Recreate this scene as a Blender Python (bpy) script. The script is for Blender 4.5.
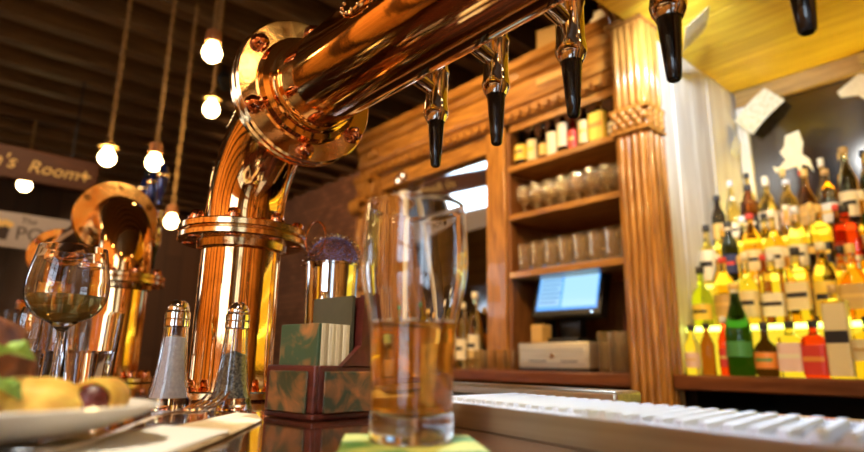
import bpy, bmesh, math, random
from mathutils import Matrix, Vector
random.seed(7)
PI = math.pi
SC = bpy.context.scene
COL = SC.collection
for o in list(bpy.data.objects):
    bpy.data.objects.remove(o)

# ---------------------------------------------------------------- camera, world, light, exposure
cam_d = bpy.data.cameras.new('camera')
cam = bpy.data.objects.new('camera', cam_d)
COL.objects.link(cam)
cam_d.sensor_width = 36.0
cam_d.lens = 584.0 / 864.0 * 36.0
cam_d.clip_start = 0.02
cam.matrix_world = Matrix(((0.6576, 0.1633, 0.7355, 0.0), (0.7532, -0.1624, -0.6374, 0.0), (0.0153, 0.9731, -0.2297, 1.10), (0, 0, 0, 1)))
cam_d.dof.use_dof = True
cam_d.dof.focus_distance = 0.66
cam_d.dof.aperture_fstop = 3.6
SC.camera = cam

W = bpy.data.worlds.new('daylight')
SC.world = W
W.use_nodes = True
W.node_tree.nodes['Background'].inputs[0].default_value = (0.62, 0.80, 1.0, 1)
W.node_tree.nodes['Background'].inputs[1].default_value = 2.6

SC.view_settings.view_transform = 'Standard'
SC.view_settings.look = 'None'
SC.view_settings.gamma = 1.0
SC.view_settings.use_curve_mapping = False
SC.view_settings.exposure = 0.0
cy = SC.cycles
cy.max_bounces = 14
cy.transmission_bounces = 14
cy.glossy_bounces = 6
cy.diffuse_bounces = 3
cy.transparent_max_bounces = 12
cy.sample_clamp_indirect = 6.0
cy.blur_glossy = 0.5
cy.use_denoising = True

def lamp(kind, loc, power, col, aim=None, size=0.05, angle=60, blend=0.6, size_y=None):
    L = bpy.data.lights.new(kind.lower() + '_light', kind)
    L.energy = power
    L.color = col
    if kind == 'AREA':
        L.size = size
        if size_y:
            L.shape = 'RECTANGLE'; L.size_y = size_y
    else:
        L.shadow_soft_size = size
    if kind == 'SPOT':
        L.spot_size = math.radians(angle); L.spot_blend = blend
    o = bpy.data.objects.new(kind.lower() + '_light', L)
    COL.objects.link(o)
    o.location = loc
    if aim is not None:
        o.rotation_euler = (Vector(aim) - Vector(loc)).to_track_quat('-Z', 'Y').to_euler()
    return o

WARM = (1.0, 0.62, 0.26)
# daylight entering by the two windows of the customers' side
for cx, wd in ((-6.2, 1.7), (1.2, 1.8)):
    lamp('AREA', (cx, -2.80, 1.95), 40 if cx < 0 else 45, (0.70, 0.84, 1.0), (cx, 3, 1.6), wd, size_y=1.4)

# ---------------------------------------------------------------- materials
def pmat(name, base, rough=0.5, metal=0.0, **kw):
    m = bpy.data.materials.new(name)
    m.use_nodes = True
    b = m.node_tree.nodes['Principled BSDF']
    b.inputs['Base Color'].default_value = (*base, 1)
    b.inputs['Roughness'].default_value = rough
    b.inputs['Metallic'].default_value = metal
    for k, v in kw.items():
        k = {'trans': 'Transmission Weight', 'ior': 'IOR', 'coat': 'Coat Weight', 'spec': 'Specular IOR Level', 'sss': 'Subsurface Weight',
             'ecol': 'Emission Color', 'estr': 'Emission Strength'}[k]
        if k == 'Emission Color':
            v = (*v, 1)
        b.inputs[k].default_value = v
    return m

def noisy(m, c1, c2, scale=(1, 1, 1), nscale=5.0, detail=6.0, lo=0.35, hi=0.65, bump=0.0, rough=None, dist=0.0):
    """mottled colour between c1 and c2 in object space, with optional bump"""
    nt = m.node_tree
    b = nt.nodes['Principled BSDF']
    tc = nt.nodes.new('ShaderNodeTexCoord'); mp = nt.nodes.new('ShaderNodeMapping')
    mp.inputs['Scale'].default_value = scale
    n = nt.nodes.new('ShaderNodeTexNoise')
    n.inputs['Scale'].default_value = nscale; n.inputs['Detail'].default_value = detail; n.inputs['Distortion'].default_value = dist
    r = nt.nodes.new('ShaderNodeValToRGB')
    r.color_ramp.elements[0].position = lo; r.color_ramp.elements[0].color = (*c1, 1)
    r.color_ramp.elements[1].position = hi; r.color_ramp.elements[1].color = (*c2, 1)
    nt.links.new(tc.outputs['Object'], mp.inputs[0]); nt.links.new(mp.outputs[0], n.inputs['Vector'])
    nt.links.new(n.outputs['Fac'], r.inputs[0]); nt.links.new(r.outputs[0], b.inputs['Base Color'])
    if bump:
        bp = nt.nodes.new('ShaderNodeBump'); bp.inputs['Strength'].default_value = bump; bp.inputs['Distance'].default_value = 0.01
        nt.links.new(n.outputs['Fac'], bp.inputs['Height']); nt.links.new(bp.outputs[0], b.inputs['Normal'])
    if rough:
        mr = nt.nodes.new('ShaderNodeMapRange'); mr.inputs[3].default_value = rough[0]; mr.inputs[4].default_value = rough[1]
        nt.links.new(n.outputs['Fac'], mr.inputs[0]); nt.links.new(mr.outputs[0], b.inputs['Roughness'])
    return m

def wood(name, c1, c2, axis='z', rough=0.35, n=6.0, bump=0.15, coat=0.0):
    s = {'x': (1, 14, 14), 'y': (14, 1, 14), 'z': (14, 14, 1)}[axis]
    return noisy(pmat(name, c1, rough, coat=coat), c1, c2, s, n, 7, 0.34, 0.66, bump, None, 0.6)

def glass(name, col=(1, 1, 1), rough=0.0, ior=1.45):
    return pmat(name, col, rough, 0, trans=1.0, ior=ior)

def emit(name, col, strength):
    m = pmat(name, (0.0, 0.0, 0.0), 0.4)
    b = m.node_tree.nodes['Principled BSDF']
    b.inputs['Emission Color'].default_value = (*col, 1)
    b.inputs['Emission Strength'].default_value = strength
    return m

M = {}
M['copper'] = noisy(pmat('polished copper', (0.95, 0.47, 0.20), 0.07, 1.0), (0.95, 0.49, 0.17), (0.99, 0.62, 0.27), (1, 1, 1), 16, 7, 0.3, 0.7, 0.03)
M['brass'] = noisy(pmat('aged copper flange', (0.95, 0.60, 0.28), 0.16, 1.0), (0.90, 0.46, 0.17), (1.0, 0.72, 0.36), (1, 1, 1), 38, 7, 0.3, 0.7, 0.05, (0.06, 0.24))
M['bolt'] = pmat('copper bolt', (0.80, 0.32, 0.16), 0.14, 1.0)
M['chrome'] = pmat('chrome', (0.92, 0.80, 0.66), 0.07, 1.0)
M['steel'] = noisy(pmat('brushed steel', (0.78, 0.70, 0.54), 0.42, 0.85), (0.68, 0.60, 0.44), (0.88, 0.80, 0.64), (1, 30, 30), 4, 4, 0.3, 0.7, 0, (0.36, 0.52))
M['slat'] = pmat('satin steel slat', (0.84, 0.86, 0.90), 0.45, 0.4)
M['tray'] = noisy(pmat('bronzed steel', (0.3, 0.22, 0.13), 0.4, 0.75), (0.36, 0.26, 0.15), (0.52, 0.40, 0.25), (1, 30, 30), 4, 4, 0.3, 0.7, 0, (0.36, 0.5))
m = bpy.data.materials.new('thin bar glass'); m.use_nodes = True
nt = m.node_tree; nt.nodes.remove(nt.nodes['Principled BSDF'])
gl = nt.nodes.new('ShaderNodeBsdfGlossy'); gl.inputs['Roughness'].default_value = 0.06
tr = nt.nodes.new('ShaderNodeBsdfTransparent'); tr.inputs[0].default_value = (0.97, 0.93, 0.84, 1)
lw = nt.nodes.new('ShaderNodeLayerWeight'); lw.inputs[0].default_value = 0.42
df = nt.nodes.new('ShaderNodeBsdfDiffuse'); df.inputs[0].default_value = (1.0, 0.78, 0.42, 1)
m1 = nt.nodes.new('ShaderNodeMixShader'); m2 = nt.nodes.new('ShaderNodeMixShader'); m2.inputs[0].default_value = 0.06
nt.links.new(lw.outputs['Facing'], m1.inputs[0]); nt.links.new(tr.outputs[0], m1.inputs[1]); nt.links.new(gl.outputs[0], m1.inputs[2])
nt.links.new(m1.outputs[0], m2.inputs[1]); nt.links.new(df.outputs[0], m2.inputs[2]); nt.links.new(m2.outputs[0], nt.nodes['Material Output'].inputs[0])
M['thin'] = m
M['black'] = pmat('black rubber', (0.008, 0.007, 0.007), 0.22, coat=0.3)
M['blackp'] = pmat('black plastic', (0.012, 0.012, 0.014), 0.35)
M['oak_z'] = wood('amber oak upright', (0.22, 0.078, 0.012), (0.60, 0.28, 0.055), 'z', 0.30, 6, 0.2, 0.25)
M['oak_x'] = wood('amber oak lengthwise', (0.22, 0.078, 0.012), (0.56, 0.26, 0.05), 'x', 0.32, 6, 0.2, 0.2)
M['oak_y'] = wood('amber oak crosswise', (0.22, 0.065, 0.014), (0.46, 0.17, 0.042), 'y', 0.4)
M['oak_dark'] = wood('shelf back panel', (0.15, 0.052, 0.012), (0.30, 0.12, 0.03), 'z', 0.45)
M['counter'] = wood('dark varnished counter', (0.022, 0.007, 0.004), (0.075, 0.020, 0.009), 'x', 0.12, 4, 0.02, 0.6)
M['ledge'] = wood('reddish counter edge', (0.12, 0.034, 0.014), (0.24, 0.08, 0.03), 'x', 0.28, 5, 0.1, 0.3)
M['dark_wood'] = wood('black stained wood', (0.012, 0.005, 0.003), (0.03, 0.012, 0.006), 'x', 0.4)
M['board'] = wood('old ceiling board', (0.040, 0.019, 0.008), (0.09, 0.046, 0.02), 'y', 0.6, 4, 0.3)
M['joist'] = wood('old joist', (0.075, 0.040, 0.016), (0.17, 0.095, 0.040), 'y', 0.6, 4, 0.3)
M['white_plank'] = wood('white painted plank', (0.66, 0.60, 0.52), (0.86, 0.83, 0.77), 'z', 0.5, 3, 0.2)
M['yellow_plank'] = wood('honey pine plank', (0.74, 0.46, 0.02), (0.94, 0.68, 0.05), 'x', 0.5, 3, 0.15)
M['cream'] = pmat('cream paper', (0.86, 0.80, 0.68), 0.7)
M['white'] = pmat('white paper', (0.90, 0.88, 0.84), 0.6)
M['glass'] = glass('clear glass')
M['mirror'] = pmat('old mirror', (0.80, 0.82, 0.82), 0.03, 1.0)
M['dark_mirror'] = pmat('smoked mirror', (0.13, 0.11, 0.09), 0.12, 1.0)
M['bulb'] = emit('glowing bulb', (1.0, 0.66, 0.26), 42.0)
M['rope'] = noisy(pmat('hemp rope', (0.3, 0.17, 0.07), 0.9), (0.16, 0.09, 0.035), (0.42, 0.26, 0.11), (1, 1, 14), 30)
M['plaster'] = pmat('dark plaster', (0.10, 0.055, 0.03), 0.8)

# brick wall
m = pmat('brown brick', (0.2, 0.09, 0.04), 0.75)
nt = m.node_tree
bk = nt.nodes.new('ShaderNodeTexBrick'); tc = nt.nodes.new('ShaderNodeTexCoord'); mp = nt.nodes.new('ShaderNodeMapping')
mp.inputs['Rotation'].default_value = (PI / 2, 0, 0)
bk.inputs['Scale'].default_value = 4.2
bk.inputs['Color1'].default_value = (0.30, 0.125, 0.05, 1); bk.inputs['Color2'].default_value = (0.18, 0.07, 0.03, 1); bk.inputs['Mortar'].default_value = (0.08, 0.045, 0.025, 1)
nt.links.new(tc.outputs['Object'], mp.inputs[0]); nt.links.new(mp.outputs[0], bk.inputs['Vector'])
nt.links.new(bk.outputs[0], nt.nodes['Principled BSDF'].inputs['Base Color'])
M['brick'] = m
# plank walls / floors with joints
def planks(name, c1, c2, joint, rot, scale, rough):
    m = pmat(name, c1, rough)
    nt = m.node_tree
    bk = nt.nodes.new('ShaderNodeTexBrick'); tc = nt.nodes.new('ShaderNodeTexCoord'); mp = nt.nodes.new('ShaderNodeMapping')
    mp.inputs['Rotation'].default_value = rot
    bk.inputs['Scale'].default_value = scale; bk.inputs['Brick Width'].default_value = 6; bk.inputs['Row Height'].default_value = 0.5; bk.inputs['Mortar Size'].default_value = 0.012
    bk.inputs['Color1'].default_value = (*c1, 1); bk.inputs['Color2'].default_value = (*c2, 1); bk.inputs['Mortar'].default_value = (*joint, 1)
    nt.links.new(tc.outputs['Object'], mp.inputs[0]); nt.links.new(mp.outputs[0], bk.inputs['Vector'])
    nt.links.new(bk.outputs[0], nt.nodes['Principled BSDF'].inputs['Base Color'])
    return m
M['floor'] = planks('dark floor boards', (0.07, 0.03, 0.014), (0.10, 0.045, 0.02), (0.01, 0.005, 0.003), (0, 0, 0), 3.2, 0.4)
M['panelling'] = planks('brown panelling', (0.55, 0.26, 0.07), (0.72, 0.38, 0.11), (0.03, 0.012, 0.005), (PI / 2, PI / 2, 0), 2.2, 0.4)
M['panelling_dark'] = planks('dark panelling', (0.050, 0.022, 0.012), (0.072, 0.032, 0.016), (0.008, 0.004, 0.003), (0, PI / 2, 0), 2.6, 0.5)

# ---------------------------------------------------------------- mesh builder
def RX(a): return Matrix.Rotation(a, 4, 'X')
def RY(a): return Matrix.Rotation(a, 4, 'Y')
def RZ(a): return Matrix.Rotation(a, 4, 'Z')
def T(x, y, z): return Matrix.Translation((x, y, z))

class MB:
    def __init__(s): s.v = []; s.f = []
    def add(s, vs, fs, X=None):
        n = len(s.v)
        s.v += [tuple(X @ Vector(p)) if X is not None else tuple(p) for p in vs]
        s.f += [tuple(i + n for i in f) for f in fs]
        return s
    def box(s, x0, x1, y0, y1, z0, z1, X=None):
        vs = [(x, y, z) for z in (z0, z1) for y in (y0, y1) for x in (x0, x1)]
        return s.add(vs, [(0, 2, 3, 1), (4, 5, 7, 6), (0, 1, 5, 4), (2, 6, 7, 3), (0, 4, 6, 2), (1, 3, 7, 5)], X)
    def lathe(s, prof, seg=24, X=None, sq=0.0, close=False, arc=None, flute=None):
        """prof: list of (r, z); sq>0 squares the cross-section; arc=(a0,a1) partial band"""
        full = arc is None
        n = seg if full else seg + 1
        vs = []
        for r, z in prof:
            for i in range(n):
                a = 2 * PI * i / seg if full else arc[0] + (arc[1] - arc[0]) * i / seg
                c, d = math.cos(a), math.sin(a)
                k = 1.0
                if sq:
                    p = 2 + sq
                    k = 1.0 / (abs(c) ** p + abs(d) ** p) ** (1 / p)
                if flute:
                    k *= 1 - flute[1] * abs(math.sin(flute[0] * a / 2))
                vs.append((r * k * c, r * k * d, z))
        fs = []
        m = len(prof)
        for j in range(m - 1):
            for i in range(seg):
                i2 = (i + 1) % n if full else i + 1
                fs.append((j * n + i, j * n + i2, (j + 1) * n + i2, (j + 1) * n + i))
        if full:
            if close:
                j = m - 1
                for i in range(seg):
                    i2 = (i + 1) % n
                    fs.append((j * n + i, j * n + i2, i2, i))
            else:
                if prof[0][0] > 1e-6: fs.append(tuple(range(n))[::-1])
                if prof[-1][0] > 1e-6: fs.append(tuple((m - 1) * n + i for i in range(n)))
        return s.add(vs, fs, X)
    def tube(s, pts, r, seg=12, X=None, cap=True, closed=False):
        pts = [Vector(p) for p in pts]
        n = len(pts)
        rs = r if isinstance(r, (list, tuple)) else [r] * n
        vs = []; up = None
        for i, p in enumerate(pts):
            if closed: t = (pts[(i + 1) % n] - pts[i - 1]).normalized()
            else: t = (pts[min(i + 1, n - 1)] - pts[max(i - 1, 0)]).normalized()
            if up is None:
                up = Vector((0, 0, 1)) if abs(t.z) < 0.9 else Vector((0, 1, 0))
            u = (up - t * up.dot(t)).normalized(); w = t.cross(u); up = u
            for k in range(seg):
                a = 2 * PI * k / seg
                vs.append(p + (u * math.cos(a) + w * math.sin(a)) * rs[i])
        fs = []
        for i in range(n if closed else n - 1):
            i2 = (i + 1) % n
            for k in range(seg):
                k2 = (k + 1) % seg
                fs.append((i * seg + k, i * seg + k2, i2 * seg + k2, i2 * seg + k))
        if cap and not closed:
            fs.append(tuple(range(seg))[::-1]); fs.append(tuple((n - 1) * seg + k for k in range(seg)))
        return s.add(vs, fs, X)
    def prism(s, poly, d0, d1, axis='x', X=None):
        n = len(poly)
        def P(a, b, d): return {'x': (d, a, b), 'y': (a, d, b), 'z': (a, b, d)}[axis]
        vs = [P(a, b, d0) for a, b in poly] + [P(a, b, d1) for a, b in poly]
        fs = [tuple(range(n)), tuple(range(n, 2 * n))[::-1]] + [(i, (i + 1) % n, n + (i + 1) % n, n + i) for i in range(n)]
        return s.add(vs, fs, X)
    def ball(s, c, r, seg=10, rings=6, sc=(1, 1, 1), X=None):
        vs = []; fs = []
        vs.append((0, 0, -1))
        for j in range(1, rings):
            a = -PI / 2 + PI * j / rings
            for i in range(seg):
                b = 2 * PI * i / seg
                vs.append((math.cos(a) * math.cos(b), math.cos(a) * math.sin(b), math.sin(a)))
        vs.append((0, 0, 1))
        for i in range(seg):
            i2 = (i + 1) % seg
            fs.append((0, 1 + i2, 1 + i))
            for j in range(rings - 2):
                fs.append((1 + j * seg + i, 1 + j * seg + i2, 1 + (j + 1) * seg + i2, 1 + (j + 1) * seg + i))
            fs.append((len(vs) - 1, 1 + (rings - 2) * seg + i, 1 + (rings - 2) * seg + i2))
        vs = [(c[0] + v[0] * r * sc[0], c[1] + v[1] * r * sc[1], c[2] + v[2] * r * sc[2]) for v in vs]
        return s.add(vs, fs, X)
    def build(s, name, mat, parent=None, smooth=True, bevel=0.0, angle=38, jitter=0.0):
        me = bpy.data.meshes.new(name)
        me.from_pydata(s.v, [], s.f)
        bm = bmesh.new(); bm.from_mesh(me)
        if jitter:
            for v in bm.verts:
                v.co += Vector((random.uniform(-1, 1), random.uniform(-1, 1), random.uniform(-1, 1))) * jitter
        bmesh.ops.recalc_face_normals(bm, faces=bm.faces[:])
        bm.to_mesh(me); bm.free()
        if smooth:
            me.shade_smooth()
            me.set_sharp_from_angle(angle=math.radians(angle))
        me.materials.append(mat)
        o = bpy.data.objects.new(name, me)
        COL.objects.link(o)
        if parent is not None: o.parent = parent
        if bevel:
            b = o.modifiers.new('bevel', 'BEVEL'); b.width = bevel; b.segments = 2; b.limit_method = 'ANGLE'
        return o

def tag(o, label, cat, group=None, kind=None):
    o['label'] = label; o['category'] = cat
    if group: o['group'] = group
    if kind: o['kind'] = kind
    return o
def thing(name, label, cat, loc=(0, 0, 0), rz=0.0, group=None):
    o = bpy.data.objects.new(name, None)
    COL.objects.link(o)
    o.empty_display_size = 0.05
    o.location = loc; o.rotation_euler = (0, 0, rz)
    return tag(o, label, cat, group)
def struct(o, label=None, cat=None):
    o['kind'] = 'structure'
    if label: o['label'] = label
    if cat: o['category'] = cat
    return o
def instance(name, data_from, parent=None, X=None):
    o = data_from.copy(); o.name = name
    COL.objects.link(o)
    if parent is not None: o.parent = parent
    if X is not None: o.matrix_local = X
    return o
def dup(root, loc, rz=None, label=None):
    r = root.copy(); COL.objects.link(r); r.location = loc
    if rz is not None: r.rotation_euler = (0, 0, rz)
    if label: r['label'] = label
    for ch in list(root.children):
        c = ch.copy(); COL.objects.link(c); c.parent = r
        for g in list(ch.children):
            d = g.copy(); COL.objects.link(d); d.parent = c
    return r

# ---------------------------------------------------------------- room shell
XL, XR, YF, YB, ZC = -7.3, 2.6, -2.7, 2.82, 2.95
struct(MB().box(XL, XR, YF, YB + 0.05, -0.06, 0).build('floor', M['floor'], smooth=False), 'dark floorboards behind and before the bar', 'floor')
struct(MB().box(XL, XR, YF, YB + 0.05, ZC, ZC + 0.06).build('ceiling', M['board'], smooth=False), 'dark board ceiling above the joists', 'ceiling')
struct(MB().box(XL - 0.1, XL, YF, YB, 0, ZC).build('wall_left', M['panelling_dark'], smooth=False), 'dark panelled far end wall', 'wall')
mb = MB().box(XR, XR + 0.1, YF, -1.75, 0, ZC).box(XR, XR + 0.1, -0.95, YB, 0, ZC).box(XR, XR + 0.1, -1.75, -0.95, 0, 1.0).box(XR, XR + 0.1, -1.75, -0.95, 2.6, ZC)
struct(mb.build('wall_right', M['panelling'], smooth=False), 'brown panelled end wall', 'wall')
mb = MB()
for y in (-1.75, -1.38, -1.0): mb.box(XR + 0.01, XR + 0.08, y, y + 0.05, 1.0, 2.6)
for z in (1.0, 1.8, 2.55): mb.box(XR + 0.015, XR + 0.075, -1.75, -0.95, z, z + 0.05)
w = struct(mb.build('window_3', M['oak_x'], smooth=False), 'added sash window in the end wall', 'window')  # unseen window, added to give the copper a bluish stripe
MB().box(XR + 0.04, XR + 0.045, -1.75, -0.95, 1.0, 2.6).build('pane', M['glass'], w, smooth=False)
for i, y in enumerate((-2.45, -2.05, -0.80, -0.42, 0.05, 0.55, 1.1)):  # unseen posts, added to break up the copper's reflections
    struct(MB().box(XR - 0.09, XR - 0.001, y, y + (0.16 if i % 2 else 0.09), 0, ZC - 0.16).build('trim_%d' % (50 + i), M['dark_wood'], smooth=False), 'added dark upright post on the end wall', 'post')
for i, x in enumerate((-4.6, -3.9, -3.1, -2.5, -1.7, -1.2, -0.5, 0.1, 2.25)):  # posts added out of view for dark stripes in the copper
    struct(MB().box(x, x + (0.17 if i % 2 else 0.10), YF + 0.001, YF + 0.09, 0, ZC - 0.16).build('trim_%d' % (60 + i), M['dark_wood'], smooth=False), 'added dark upright post on the customers wall', 'post')
struct(MB().box(XL, XR, YB, YB + 0.1, 0, ZC).build('wall_back', M['brick'], smooth=False), 'brown brick wall behind the bar', 'wall')
mb = MB()
wins = [(-7.05, -5.35), (0.3, 2.1)]
xs = [XL, wins[0][0], wins[0][1], wins[1][0], wins[1][1], XR]
for i in (0, 2, 4): mb.box(xs[i], xs[i + 1], YF - 0.1, YF, 0, ZC)
for a, b in wins:
    mb.box(a, b, YF - 0.1, YF, 0, 1.2 if a > 0 else 1.75); mb.box(a, b, YF - 0.1, YF, 2.7, ZC)
struct(mb.build('wall_front', M['panelling'], smooth=False), 'wood panelled wall on the customers side', 'wall')
for i, (a, b) in enumerate(wins):
    mb = MB()
    zs = 1.75 if i == 0 else 1.2
    for t in ((a, b - 0.06) if i == 0 else (a, (a + b) / 2 - 0.03, b - 0.06)): mb.box(t, t + 0.06, YF - 0.09, YF - 0.01, zs, 2.7)
    for z in ((1.75, 2.64) if i == 0 else (1.2, 1.92, 2.64)): mb.box(a, b, YF - 0.085, YF - 0.015, z, z + 0.06)
    w = struct(mb.build('window_%d' % (i + 1), M['oak_x'], smooth=False), 'wooden sash window letting daylight in', 'window')
    MB().box(a, b, YF - 0.055, YF - 0.05, zs, 2.7).build('pane', M['glass'], w, smooth=False)
# ceiling joists run across the room
for i in range(21):
    x = -6.9 + i * 0.31
    struct(MB().box(x, x + 0.09, YF, YB, ZC - 0.15, ZC).build('trim_%d' % (i + 1), M['joist'], smooth=False, bevel=0.006), 'rough wooden ceiling joist', 'joist')

# ---------------------------------------------------------------- back bar: counter, pillars, cornice, cabinets
CZ = 1.078   # top of the back counter
t = thing('back_counter', 'reddish wooden back counter carrying the till and bottles', 'counter', (-1.0, 1.9, 1.03))
for a, b in ((-2.95, -1.105), (-0.975, 1.2)):
    MB().box(a + 1.0, b + 1.0, 0.0, 0.86, 0, CZ - 1.03).build('worktop', M['ledge'], t, bevel=0.006)
t.name = 'back_counter'
MB().box(-1.12 + 1.0, -0.965 + 1.0, 0.1, 0.86, 0, CZ - 1.032).build('worktop', M['ledge'], t)
uc = [(-2.95, -2.03), (-2.03, -1.11), (-0.97, -0.1), (-0.1, 0.77)]
for i, (a, b) in enumerate(uc):
    t = thing('under_counter_cabinet', ['dark cabinet under the counter below the mirror', 'dark cabinet under the counter below the till',
        'dark open cabinet holding bottles under the lit bottle steps', 'dark cabinet farthest along under the lit bottle steps'][i], 'cabinet', ((a + b) / 2, 1.98, 0), 0, 'cabinets under the back counter')
    w = (b - a) / 2 - 0.003
    mb = MB().box(-w, w, 0.0, 0.7, 0, 0.08).box(-w, w, 0.68, 0.7, 0.08, 1.028).box(-w, -w + 0.03, 0, 0.7, 0.08, 1.028).box(w - 0.03, w, 0, 0.7, 0.08, 1.028).box(-w, w, 0.02, 0.68, 0.60, 0.62)
    mb.build('body', M['dark_wood'], t, smooth=False)
    if i != 2:
        for s in (-1, 1):
            d = MB().box(s * w / 2 - w / 2 + 0.006, s * w / 2 + w / 2 - 0.006, -0.024, -0.002, 0.1, 1.02).build('door', M['dark_wood'], t, bevel=0.004)
            MB().tube([(s * 0.04, -0.05, 0.75), (s * 0.04, -0.05, 0.9)], 0.006, 8).box(s * 0.04 - .004, s * 0.04 + .004, -0.05, -0.022, 0.76, 0.77).box(s * 0.04 - .004, s * 0.04 + .004, -0.05, -0.022, 0.88, 0.89).build('handle', M['steel'], d)
    else:
        pass

def pillar(name, label, x0, x1, y0, y1, z0, z1, reeds, collar, capz, scroll=False):
    cx = (x0 + x1) / 2; w = (x1 - x0) / 2
    t = thing(name, label, 'pillar', (cx, (y0 + y1) / 2, z0))
    d = (y1 - y0) / 2
    MB().box(-w, w, -d, d, 0, z1 - z0).build('shaft', M['oak_z'], t, bevel=0.006)
    mb = MB()
    n = reeds; rw = (2 * w - 0.02) / n / 2
    segs = [(0.12, collar - z0 - 0.05), (collar - z0 + 0.05, capz - z0 - 0.06)]
    for a, b in segs:
        if b <= a: continue
        for i in range(n):
            x = -w + 0.01 + rw * (2 * i + 1)
            k = 0.86
            mb.tube([(x, -d, a), (x, -d, a + 0.02), (x, -d, b - 0.02), (x, -d, b)], [rw * 0.3, rw * k, rw * k, rw * 0.3], 14)
        ns = 3
        for i in range(ns):
            y = -d + (2 * d) * (i + 0.5) / ns
            mb.tube([(w, y, a), (w, y, a + 0.02), (w, y, b - 0.02), (w, y, b)], [0.004, 0.010, 0.010, 0.004], 10)
    mb.build('reeding', M['oak_z'], t)
    # carved leaf collar
    mb = MB().box(-w - 0.010, w + 0.010, -d - 0.018, d, collar - z0 - 0.05, collar - z0 - 0.035).box(-w - 0.010, w + 0.010, -d - 0.018, d, collar - z0 + 0.035, collar - z0 + 0.05)
    for j in range(3):
        for i in range(4):
            x = -w + 2 * w * (i + 0.5 * (j % 2) + 0.25) / 4
            mb.ball((x, -d - 0.010, collar - z0 - 0.022 + 0.024 * j), 0.017, 10, 6, (0.85, 0.9, 1.1))
        for i in range(3):
            mb.ball((w + 0.004, -d + 2 * d * (i + 0.5) / 3, collar - z0 - 0.022 + 0.024 * j), 0.016, 10, 6, (0.7, 0.9, 1.1))
    mb.build('carved_collar', M['oak_z'], t)
    c = capz - z0
    mb = MB().box(-w - 0.012, w + 0.012, -d - 0.02, d, c - 0.06, c - 0.04).box(-w - 0.022, w + 0.022, -d - 0.034, d, c + 0.04, c + 0.075)
    for i in range(5):
        x = -w + 2 * w * (i + 0.5) / 5
        mb.tube([(x, -d, c - 0.05), (x, -d - 0.012, c - 0.01), (x, -d - 0.028, c + 0.025), (x, -d - 0.022, c + 0.042)], [0.008, 0.013, 0.012, 0.006], 8)
    for i in range(3):
        y = -d + 2 * d * (i + 0.5) / 3
        mb.tube([(w, y, c - 0.05), (w + 0.006, y, c - 0.01), (w + 0.018, y, c + 0.025), (w + 0.014, y, c + 0.042)], [0.008, 0.012, 0.012, 0.006], 8)
    mb.build('capital', M['oak_z'], t)
    MB().box(-w - 0.015, w + 0.015, -d - 0.02, d, 0, 0.12).build('plinth', M['oak_z'], t, bevel=0.008)
    if scroll:
        mb = MB()
        pts = []; rs = []
        for k in range(30):
            a = k / 29 * 2.2 * PI
            r = 0.055 * (1 - k / 36)
            pts.append((0, -d - 0.045 + math.cos(a) * r, c - 0.13 + math.sin(a) * r)); rs.append(0.016 * (1 - k / 60))
        for dx in (-w * 0.6, 0, w * 0.6):
            mb.tube(pts, rs, 8, T(dx, 0, 0))
        mb.tube([(0, -d - 0.01, c - 0.2), (0, -d - 0.025, c - 0.3), (0, -d - 0.012, c - 0.42), (0, -d, c - 0.5)], [0.035, 0.03, 0.02, 0.008], 10)
        mb.build('scroll_bracket', M['oak_z'], t)
    return t
pillar('carved_pillar', 'thick reeded oak pillar between glass shelves and yellow bottle alcove', -1.105, -0.975, 1.86, 1.98, 0.0, 2.72, 4, 1.985, 2.44)
pillar('carved_pillar', 'carved oak pillar with scroll bracket at mirror end of cabinet', -2.88, -2.755, 1.905, 1.975, CZ + 0.0005, 2.198, 3, 1.56, 2.12, True)

# long carved cornice over mirror and shelves
t = thing('carved_cornice', 'wide carved oak cornice above the mirror and the bottle shelf', 'cornice', (-2.0, 1.95, 2.2))
t.scale = (1, 1, 1.12)
prof = [(0.0, 0.0), (-0.02, 0.0), (-0.03, 0.02), (-0.03, 0.045), (-0.045, 0.05), (-0.05, 0.075), (-0.045, 0.08), (-0.045, 0.14), (-0.06, 0.15), (-0.075, 0.175), (-0.10, 0.19), (-0.10, 0.222), (0.0, 0.222)]
MB().prism(prof, -0.90, 0.893, 'x').build('moulding', M['oak_x'], t, angle=25)
mb = MB()
for i in range(34):
    x = -0.88 + i * 0.052
    mb.box(x, x + 0.028, -0.046, -0.02, 0.004, 0.03)
mb.build('dentils', M['oak_x'], t, smooth=False)
MB().box(0.50, 0.66, -0.052, -0.044, 0.095, 0.125).build('name_plate', wood('pale plate', (0.70, 0.40, 0.12), (0.85, 0.55, 0.2), 'x'), t, bevel=0.003)['label'] = 'pale wooden plate'
mb = MB()
for k in range(7):
    a = PI * k / 6
    mb.tube([(-0.74, -0.048, 0.09), (-0.74 + math.cos(a) * 0.03, -0.062, 0.095 + math.sin(a) * 0.025), (-0.74 + math.cos(a) * 0.055, -0.05, 0.10 + math.sin(a) * 0.04)], [0.006, 0.012, 0.003], 8)
mb.build('carved_leaf', M['oak_x'], t)

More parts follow.
